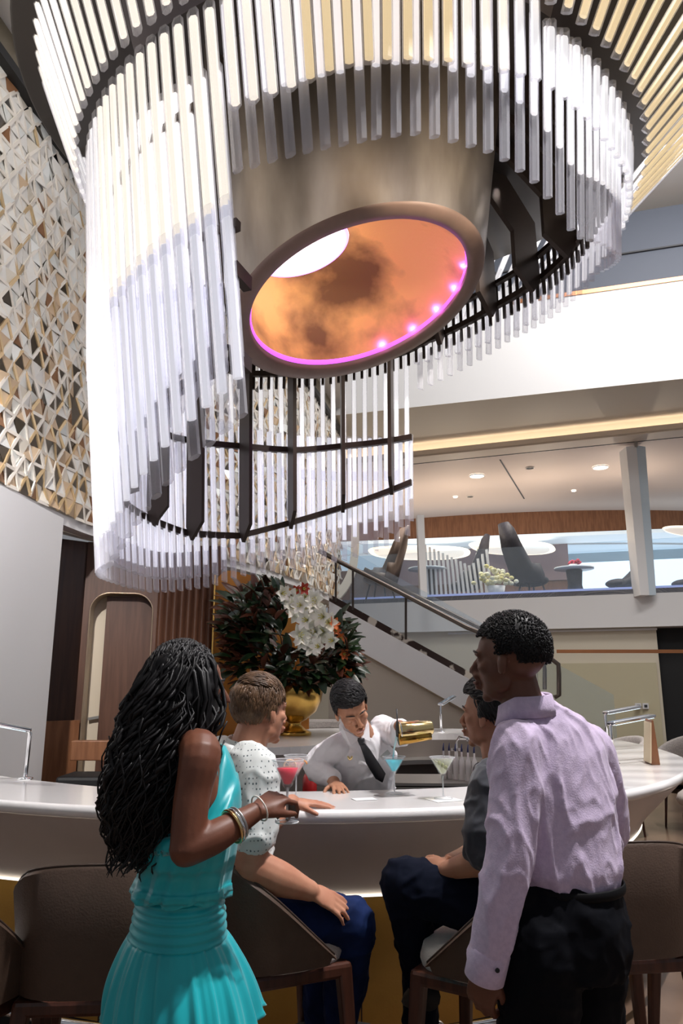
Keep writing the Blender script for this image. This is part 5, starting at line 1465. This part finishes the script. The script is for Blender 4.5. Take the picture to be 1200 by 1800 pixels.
def leaf(mb, p, d, up, L_, W_, mi=0):
    d = d.normalized(); x = d.cross(up).normalized(); u = x.cross(d)
    n_ = 6; vs = []
    for i in range(n_ + 1):
        s_ = i / n_; wv = W_ * math.sin(PI * (s_ * .92 + .04)) ** .8; c = p + d * L_ * s_ + u * (-.25 * L_ * s_ * s_)
        vs += [c - x * wv + u * wv * .35, c, c + x * wv + u * wv * .35, c - u * .004]
    fs = []
    for i in range(n_):
        a = i * 4; b = a + 4
        fs += [(a, a + 1, b + 1, b), (a + 1, a + 2, b + 2, b + 1)]
    fs2 = []
    for i in range(n_):
        a = i * 4; b = a + 4
        fs2 += [(a, b, b + 3, a + 3), (a + 3, b + 3, b + 2, a + 2)]
    mb.add(vs, fs, mi, True); mb.add(vs, fs2, 1, True)
mb = MB(); c0 = vb + V(0, 0, .58)
def fpt(px, py, dy=0): return at(px, py, 7.55 + dy)
blobs = [((440, 1085), 55, 60), ((470, 1130), 70, 55), ((430, 1150), 45, 50), ((520, 1170), 60, 40), ((575, 1165), 45, 40), ((590, 1120), 28, 45), ((470, 1060), 35, 40), ((415, 1105), 25, 40), ((505, 1195), 50, 20), ((610, 1170), 16, 30)]
for q in range(1150):
    (bx, by), rx, ry = rnd.choice(blobs)
    a = rnd.uniform(0, 2 * PI); k = math.sqrt(rnd.random())
    px = bx + math.cos(a) * rx * k; py = by + math.sin(a) * ry * k
    if 505 < px < 585 and 1035 < py < 1140: continue
    p = fpt(px, py, rnd.uniform(-.42, .35))
    d = (p - c0); d = (d.normalized() + V(rnd.gauss(0, .5), rnd.gauss(0, .5), rnd.gauss(0, .4)))
    mi = 0 if rnd.random() < (.78 if px > 425 else .45) else 1
    leaf(mb, p - d.normalized() * .06, d, V(rnd.gauss(0, .4), -.6, 1), rnd.uniform(.15, .23), rnd.uniform(.032, .048), 0 if mi == 0 else 1)
mb.build('foliage', [M['leaf'], M['leaf_brown']], fl, merge=0)['kind'] = 'stuff'
mb = MB()
for q in range(26):
    (bx, by), rx, ry = rnd.choice(blobs); p = fpt(bx, by, rnd.uniform(-.1, .2)); mb.sweep([vb + V(rnd.uniform(-.1, .1), rnd.uniform(-.1, .1), .42), c0.lerp(p, .5), p], [.008, .006, .003], 6)
mb.build('stems', mat('brown_stems', (.05, .03, .015), .7), fl, merge=0)['kind'] = 'stuff'
def lily(p, face, r, m):
    mb = MB(); fm = frame(p, V(0, 0, 1) if abs(face.z) < .9 else V(0, 1, 0), face)
    for k in range(6):
        a = 2 * PI * k / 6 + rnd.uniform(-.1, .1); rr = r * rnd.uniform(.9, 1.1); n_ = 5; vs = []
        for i in range(n_ + 1):
            s_ = i / n_; wv = r * .30 * math.sin(PI * (s_ * .9 + .08)); h_ = r * (.0 + .55 * math.sin(s_ * 1.9)) - r * .3
            for e_ in (-1, 0, 1):
                b_ = a; c_ = V(math.cos(b_) * rr * s_, math.sin(b_) * rr * s_, h_ + abs(e_) * .12 * r); c_ += V(-math.sin(b_), math.cos(b_), 0) * wv * e_
                vs.append(fm @ c_)
        mb.add(vs, [(i * 3 + j, i * 3 + j + 1, i * 3 + j + 4, i * 3 + j + 3) for i in range(n_) for j in range(2)], 0, True)
    for k in range(5):
        a = 2 * PI * k / 5; mb.sweep([fm @ V(0, 0, -r * .25), fm @ V(math.cos(a) * r * .22, math.sin(a) * r * .22, r * .35)], [.003, .004], 5, mi=1)
    return mb.build('flower', [m, mat('stamen', (.65, .60, .15), .6)] if 'stamen' not in bpy.data.materials else [m, bpy.data.materials['stamen']], fl, merge=0)
for (px, py) in [(512, 1052), (535, 1048), (558, 1052), (522, 1078), (545, 1072), (568, 1080), (530, 1100), (556, 1098), (545, 1122), (570, 1112), (560, 1136), (536, 1128), (580, 1130), (500, 1046), (548, 1060), (515, 1064), (526, 1062), (560, 1066), (538, 1086), (552, 1110), (572, 1098), (526, 1114), (548, 1140)]:
    lily(fpt(px + rnd.uniform(-5, 5), py + rnd.uniform(-5, 5), rnd.uniform(-.60, -.36)), V(rnd.uniform(-.9, .9), -1, rnd.uniform(-.4, .8)).normalized(), rnd.uniform(.085, .125), M['petal'])
for (px, py) in [(590, 1108), (598, 1122), (586, 1096), (600, 1180), (612, 1184), (604, 1150), (533, 1035), (521, 1038)]:
    lily(fpt(px, py, rnd.uniform(-.45, -.35)), V(rnd.uniform(0, .8), -1, rnd.uniform(-.2, .6)).normalized(), rnd.uniform(.05, .07), M['petal_orange'] if py > 1050 else mat('red_petal', (.45, .04, .02), .5))

# ================================================================== staircase with glass balustrade
st = empty('staircase', (2.2, 9.6, 0), 'white staircase descending to the right with glass sides and a bronze handrail', 'staircase')
SY = 10.2
def sp_(px, py, dy=0): return at(px, py, SY + dy)
p1 = sp_(588, 1062); p2 = sp_(845, 1205); dd = p2 - p1
e1 = p1 - dd * .04; e2 = p1 + dd * 1.9
lo1 = sp_(600, 1136); off_z = V(0, 0, -.46)
mb = MB(); mb.prism([e1, e2, e2 + off_z * 1.0, e1 + off_z], (0, 0, 0), (0, .14, 0)); mb.build('stringer', M['white'], st)
mb = MB(); mb.bar(e1 + off_z + V(0, -.01, 0), e2 + off_z + V(0, -.01, 0), .02, .02); mb.build('stringer_trim', mat('bronze_trim', (.25, .18, .12), .4, .6), st)
def wallp(p, z): return V(p.x, p.y + .05, z)
mb = MB(); mb.prism([e1 + off_z + V(0, .05, 0), e2 + off_z + V(0, .05, 0), wallp(e2, 0), wallp(e1, 0)], (0, 0, 0), (0, .08, 0)); mb.build('side_wall', mat('beige_side_wall', (.66, .58, .48), .6), st)
ns_ = 16
for i in range(ns_):
    c = e1 + (e2 - e1) * ((i + .5) / ns_); mb = MB(); mb.box((c.x, c.y + .85, c.z - .1), (abs((e2 - e1).x) / ns_ * 1.1, 1.4, .16)); mb.build('step', M['ceiling'], st)
# patterned skirting between glass and stringer
mb = MB(); g = V(0, -.01, .10); mb.prism([e1, e2, e2 + g, e1 + g], (0, 0, 0), (0, .05, 0))
mb.build('mirror_skirting', mat('speckled_mirror', (.75, .68, .58), .25, .3, c2=(.04, .02, .015), scale=3.2, lo=.48, hi=.52), st)
gt = V(0, 0, .86); g1 = e1 + (e2 - e1) * .03
r_end = sp_(955, 1154)
mb = MB(); mb.prism([g1 + g, e2 + g, e2 + gt, g1 + gt], (0, .01, 0), (0, .025, 0)); mb.build('glass_panel', M['glass_pane'], st)
for py_, (fx, fy, bx2, by2) in enumerate([(620, 1000, 620, 1072), (713, 1050, 713, 1124), (590, 985, 590, 1058)]):
    mb = MB(); mb.bar(sp_(fx, fy, -.03), sp_(bx2, by2, -.03), .03, .03); mb.build('post', M['bronze'], st)
def rail_(pts, r, nm='handrail'):
    mb = MB(); mb.sweep(pts, r, 10); mb.build(nm, mat('bronze_handrail', (.16, .13, .11), .3, .8) if 'bronze_handrail' not in bpy.data.materials else bpy.data.materials['bronze_handrail'], st)
rail_([sp_(560, 968, -.06), sp_(590, 984, -.06), sp_(700, 1040, -.06), sp_(820, 1103, -.06), sp_(945, 1152, -.06), sp_(968, 1158, -.06), sp_(981, 1168, -.06), sp_(982, 1185, -.06), sp_(982, 1222, -.06), sp_(974, 1226, -.06)], .032)
rail_([sp_(640, 1000, 1.4), sp_(760, 1062, 1.4), sp_(880, 1122, 1.4), sp_(940, 1152, 1.4), sp_(955, 1160, 1.4), sp_(957, 1176, 1.4), sp_(957, 1212, 1.4)], .032)
# copper rail on the far wall and low socket plates
mb = MB(); a = at(978, 1145, 13.6); b = at(1200, 1145, 12.9); b = b + (b - a) * .5; mb.bar(a, b, .07, .06)
tag(mb.build('copper_rail', M['copper']), 'straight copper rail running along the pale far wall', 'rail')
for px, lab in ((1121, 'small white socket plate, left of the pair low on the far wall'), (1134, 'small white socket plate, right of the pair low on the far wall')):
    p = at(px, 1241, 15.46); mb = MB(); mb.box(p, (.12, .03, .11)); mb.box(p + V(0, -.02, 0), (.06, .01, .05), mi=1); tag(mb.build('socket_plate', [M['white'], M['darkgrey']], merge=0), lab, 'socket', 'sockets on the far wall')

# ================================================================== pillars, mezzanine lounge
p = at(1118, 1045, 15.0)
t = empty('pillar', (p.x, 15.0, 3.5), 'slender white glossy pillar rising from the mezzanine edge at the right', 'pillar')
mb = MB(); q = at(1117, 785, 14.9)
mb.prism([at(1100, 785, 15), at(1118, 783, 15), at(1141, 1046, 15), at(1125, 1046, 15)], (0, 0, 0), (0, .4, 0)); mb.build('left_face', M['white'], t)
mb = MB(); mb.prism([at(1118, 783, 15.02), at(1134, 785, 15.02), at(1153, 1046, 15.02), at(1141, 1046, 15.02)], (0, 0, 0), (0, .4, 0)); mb.build('right_face', mat('pale_blue_lacquer', (.62, .72, .80), .2), t)
mb = MB(); mb.bar(at(1117, 776, 15), at(1117, 786, 15), .06, .06); mb.build('cap', M['steel'], t)
t = empty('pillar', at(742, 1050, 15.6), 'narrow pale pillar behind the right edge of the hanging tubes', 'pillar')
mb = MB(); mb.prism([at(733, 905, 15.6), at(745, 905, 15.6), at(751, 1050, 15.6), at(739, 1050, 15.6)], (0, 0, 0), (0, .3, 0)); mb.build('shaft', M['white'], t)
# ceiling fittings of the lounge
def ceil_disc(px, py, r, m, name, label, cat_, gr):
    u = (px - 600) / FPX; v = (900 - py) / FPX; c_, s_ = math.cos(PITCH), math.sin(PITCH)
    k = (6.595 - EYE) / (s_ + v * c_); p = V(u * k, (c_ - v * s_) * k, 6.585)
    mb = MB(); mb.lathe(p, [(0, -.004), (r, -.004), (r, .01)], 24); mb.lathe(p, [(r, -.012), (r * 1.12, -.012), (r * 1.12, .01)], 24, mi=1)
    tag(mb.build(name, [m, M['ceiling']], merge=0), label, cat_, gr)
ceil_disc(838, 836, .17, M['lamp_glow'], 'ceiling_light', 'long bright recessed ceiling light, left of the two large ones', 'ceiling light', 'recessed lights over the lounge')
ceil_disc(1055, 821, .17, M['lamp_glow'], 'ceiling_light', 'bright recessed ceiling light nearest the white pillar', 'ceiling light', 'recessed lights over the lounge')
ceil_disc(800, 873, .06, M['lamp_glow'], 'ceiling_light', 'tiny round ceiling light beside the chandelier tubes', 'ceiling light', 'recessed lights over the lounge')
ceil_disc(1008, 862, .06, M['lamp_glow'], 'ceiling_light', 'tiny round ceiling light in the middle of the lounge ceiling', 'ceiling light', 'recessed lights over the lounge')
ceil_disc(931, 822, .09, M['darkgrey'], 'ceiling_speaker', 'grey round speaker grille between the two large ceiling lights', 'speaker', 'speaker grilles in the lounge ceiling')
ceil_disc(826, 872, .08, M['darkgrey'], 'ceiling_speaker', 'grey round speaker grille near the tiny left ceiling light', 'speaker', 'speaker grilles in the lounge ceiling')
mb = MB(); a = at(880, 836, 16.3); b = at(922, 895, 20.0); a.z = b.z = 6.594; mb.bar(a, b, .03, .01); o = mb.build('trim_13', M['darkgrey']); o['kind'] = 'structure'
mb = MB(); mb.bar((1.0, 16.7 - .36 + .55, 6.594), (12, 16.7 - 12 * .36 + .55, 6.594), .02, .01); o = mb.build('trim_14', M['darkgrey']); o['kind'] = 'structure'
# glowing ceiling coffers
def coffer(px0, px1, py0, py1, Y, label, squash=.75):
    """a shallow dish in the back-room ceiling: bright cove ring and pale dome"""
    mb = MB(); c = at((px0 + px1) / 2, (py0 + py1) / 2, Y); hw = (at(px1, py0, Y) - at(px0, py0, Y)).x / 2; hh = (at(px0, py0, Y).z - at(px0, py1, Y).z) / 2
    n_ = 40; tilt = 1.2
    def P_(a, s_, dy): 
        sx_ = math.copysign(abs(math.cos(a)) ** squash, math.cos(a)); sz_ = math.copysign(abs(math.sin(a)) ** squash, math.sin(a))
        wx = hw * s_ * (1 - .18 * (1 - sz_) / 2)
        return c + V(sx_ * wx, sz_ * hh * s_ * 2.2 + dy, sz_ * hh * s_)
    rings = [(1.0, 0), (.93, .02), (.88, .12)]
    vs = [P_(2 * PI * j / n_, s_, dy) for s_, dy in rings for j in range(n_)]
    mb.add(vs, [(i * n_ + j, i * n_ + (j + 1) % n_, (i + 1) * n_ + (j + 1) % n_, (i + 1) * n_ + j) for i in range(2) for j in range(n_)], 0, True)
    t = empty('ceiling_coffer', c, label, 'ceiling light', 'glowing ceiling coffers in the lounge')
    mb.build('cove_ring', mat('cove_glow', (1, .95, .85), .5, emit=(1, .88, .66), es=1.1) if 'cove_glow' not in bpy.data.materials else bpy.data.materials['cove_glow'], t)
    mb = MB(); mb.add([P_(2 * PI * j / n_, .89, .10) for j in range(n_)], [tuple(range(n_))]); mb.build('dome', mat('coffer_dome', (.85, .82, .78), .5, emit=(1, .95, .9), es=.45) if 'coffer_dome' not in bpy.data.materials else bpy.data.materials['coffer_dome'], t)
coffer(820, 982, 941, 984, 20.5, 'cream glowing trapezoid ceiling coffer in the middle of the lounge')
coffer(640, 835, 950, 992, 20.8, 'glowing ceiling coffer half hidden behind the hanging tubes')
coffer(1165, 1260, 915, 952, 18.5, 'round glowing ceiling light cut by the right picture edge', 1.0)
fascia('wall_bronze_soffit', 1.5, 6.7, lambda x: 23.6 - .3 * x, 4.55, 5.62, mat('mauve_soffit', (.36, .25, .26), .5), .1)
fascia('wall_lounge_orange', 3.4, 6.7, lambda x: 23.7 - .3 * x, 3.5, 4.56, M['wood_red'], .1)
# slanted pale slats
sl = empty('slat_screen', at(810, 1048, 17.4), 'fan-shaped screen of pale slanted slats on the mezzanine', 'screen')
for i in range(15):
    x0 = 752 + i * 8.0; top = 958 + i * 3.6 if i < 11 else 990 - (i - 11) * 8
    mb = MB(); mb.bar(at(x0, 1050, 17.4), at(x0 - 5 - i * .3, top, 17.4), .05, .07); mb.build('slat', M['white'], sl)
# high-backed lounge chairs and tables
def lounge_chair(px, py, Y, sc_, rz, label, m, hi=True):
    b = at(px, py, Y); b.z = 3.505
    t = empty('lounge_chair', b, label, 'armchair', 'lounge chairs on the mezzanine', rz)
    rot = Matrix.Translation(b) @ Matrix.Rotation(rz, 4, 'Z') @ Matrix.Scale(sc_, 4)
    mb = MB(); n_ = 14; vs = []
    for i in range(n_ + 1):
        a = R(-100 + 200 * i / n_); h_ = (.66 + .80 * max(0, min(1, (1.15 - abs(a)) / .5)) ** .8) if hi else .80 * (.55 + .45 * math.cos(a * .9) ** 2)
        for rr_, z_ in ((.34, .30), (.40, h_ * .7), (.36, h_), (.31, h_), (.33, h_ * .7), (.28, .30)): vs.append(rot @ V(math.sin(a) * rr_, -math.cos(a) * rr_ - (z_ - .3) * .22, z_))
    mb.add(vs, [(i * 6 + j, i * 6 + (j + 1) % 6, (i + 1) * 6 + (j + 1) % 6, (i + 1) * 6 + j) for i in range(n_) for j in range(6)] + [tuple(range(6)), tuple(range(n_ * 6, n_ * 6 + 6))], 0, True); mb.build('backrest', m, t)
    mb = MB(); mb.ell(rot @ V(0, .02, .38), (.31 * sc_, .33 * sc_, .12 * sc_), 18); mb.build('seat', m, t)
    for k in range(4):
        a = R(45 + 90 * k); mb = MB(); mb.sweep([rot @ V(math.cos(a) * .2, math.sin(a) * .2, .32), rot @ V(math.cos(a) * .3, math.sin(a) * .3, 0)], [.02 * sc_, .014 * sc_], 6); mb.build('leg', M['bronze'], t)
lounge_chair(935, 1050, 17.6, 1.25, R(-70), 'tall speckled high-backed chair in the middle of the mezzanine', M['navy_chair'])
lounge_chair(815, 1050, 18.3, 1.15, R(70), 'dark high-backed chair behind the slanted slats', M['navy_chair'])
lounge_chair(668, 1050, 17.2, 1.2, R(110), 'brown high-backed chair behind the stair handrail', mat('brown_lounge_fabric', (.14, .10, .08), .7))
lounge_chair(1090, 1050, 17.3, .95, R(90), 'low dark armchair just left of the white pillar', M['navy_chair'], False)
lounge_chair(1206, 1050, 17.2, .9, R(80), 'dark blue armchair cut by the right picture edge on the mezzanine', M['navy_chair'], False)
def cafe_table(px, Y, label, flowers=None):
    b = at(px, 1050, Y); b.z = 3.505
    t = empty('cafe_table', b, label, 'table', 'round tables on the mezzanine')
    mb = MB(); mb.lathe(b, [(0, .0), (.26, 0), (.24, .03), (.16, .35), (.19, .70), (.17, .72), (0, .72)], 24); mb.build('pedestal', M['navy_chair'], t)
    mb = MB(); mb.lathe(b, [(0, .73), (.46, .73), (.46, .77), (0, .77)], 28); mb.build('table_top', mat('pale_table_top', (.65, .72, .8), .2) if 'pale_table_top' not in bpy.data.materials else bpy.data.materials['pale_table_top'], t)
    return b
b = cafe_table(1012, 17.5, 'round fluted-base table with red flowers on the mezzanine')
t = empty('flower_bowl', b + V(0, 0, .77), 'low bowl of red flowers on the fluted mezzanine table', 'flowers')
mb = MB(); mb.lathe(b + V(0, 0, .77), [(0, 0), (.06, 0), (.10, .08), (0, .08)], 16); mb.build('bowl', M['white'], t)
mb = MB()
for k in range(14): mb.ell(b + V(rnd.uniform(-.13, .13), rnd.uniform(-.1, .1), .88 + rnd.uniform(0, .07)), (.045, .045, .035), 8, m=6)
mb.build('blooms', mat('red_blooms', (.40, .02, .05), .6), t, merge=0)['kind'] = 'stuff'
cafe_table(752, 17.6, 'dark round table between the pale pillar and the slats')
b = at(872, 1048, 16.9); b.z = 3.505
t = empty('flower_planter', b, 'bunch of white and yellow flowers in front of the tall mezzanine chair', 'flowers')
mb = MB()
for k in range(60): mb.ell(b + V(rnd.gauss(0, .22), rnd.gauss(0, .12), .30 + abs(rnd.gauss(0, .18))), (.06, .06, .05), 8, m=6)
mb.build('blooms', mat('white_blooms', (.85, .85, .70), .6, c2=(.75, .65, .20), scale=4), t, merge=0)['kind'] = 'stuff'
mb = MB(); mb.lathe(b, [(0, 0), (.16, 0), (.22, .25), (0, .25)], 18); mb.build('planter', M['white'], t)
mb = MB(); x0, x1 = .3, 12
mb.bar((x0, lowY(x0) + .10, 3.53), (x1, lowY(x1) + .10, 3.53), .03, .05); o = mb.build('trim_15', mat('blue_lit_edge', (.4, .5, .9), .3, emit=(.45, .55, 1), es=.25)); o['kind'] = 'structure'

# ================================================================== grey lounge seats beyond the bar
def tub_chair(x, y, rz, label):
    t = empty('tub_chair', (x, y, 0), label, 'armchair', 'grey tub chairs beyond the bar', rz)
    rot = Matrix.Translation((x, y, 0)) @ Matrix.Rotation(rz, 4, 'Z')
    mb = MB(); n_ = 20; vs = []
    for i in range(n_ + 1):
        a = R(-115 + 230 * i / n_); h_ = 1.02 - .22 * (abs(a) / 2) ** 2
        for rr_, z_ in ((.36, .45), (.40, h_ - .1), (.38, h_ - .02), (.345, h_), (.31, h_ - .02), (.30, h_ - .1), (.29, .45)): vs.append(rot @ V(math.sin(a) * rr_, -math.cos(a) * rr_, z_))
    mb.add(vs, [(i * 7 + j, i * 7 + (j + 1) % 7, (i + 1) * 7 + (j + 1) % 7, (i + 1) * 7 + j) for i in range(n_) for j in range(7)] + [tuple(range(7)), tuple(range(n_ * 7, n_ * 7 + 7))], 0, True); mb.build('backrest', M['chair_fabric'], t)
    mb = MB(); mb.ell(rot @ V(0, .03, .58), (.31, .32, .12), 20); mb.build('seat', M['chair_fabric'], t)
    mb = MB(); mb.lathe((x, y, 0), [(.3, .45), (.3, .40), (0, .40)], 20); mb.build('seat_frame', M['bronze'], t)
    for k in range(4):
        a = R(45 + 90 * k) + rz; mb = MB(); mb.sweep([V(x + math.cos(a) * .24, y + math.sin(a) * .24, .42), V(x + math.cos(a) * .28, y + math.sin(a) * .28, 0)], [.018, .012], 6); mb.build('leg', M['wood_leg'], t)
tub_chair(3.35, 7.0, R(75), 'grey tub chair right behind the wooden menu wedge')
tub_chair(3.0, 8.6, R(100), 'grey tub chair between the chrome lamps and the far wall')
tub_chair(3.95, 8.9, R(110), 'grey tub chair at the right picture edge by the dark doorway')
tub_chair(2.5, 9.7, R(160), 'pale tub chair behind the lavender shirt\'s right shoulder')
tub_chair(1.62, 9.45, R(190), 'pale tub chair between the small far lamp and the charcoal-shirted man')
tub_chair(.76, 9.55, R(170), 'pale tub chair behind the bartender\'s raised arm')
tub_chair(2.75, 5.0, R(70), 'grey tub chair low at the right picture edge beside the bar')
t = empty('sofa', (-.1, 9.6, 0), 'long pale sofa behind the bartender\'s head', 'sofa')
mb = MB(); mb.box((-.35, 9.5, .85), (1.3, .22, .62)); mb.build('backrest', M['chair_fabric'], t, bevel=.09)
mb = MB(); mb.box((-.35, 9.2, .45), (1.3, .7, .3)); mb.build('seat', M['chair_fabric'], t, bevel=.06)
mb = MB(); mb.box((-.35, 9.35, .16), (1.2, .7, .3)); mb.build('base', M['bronze'], t)
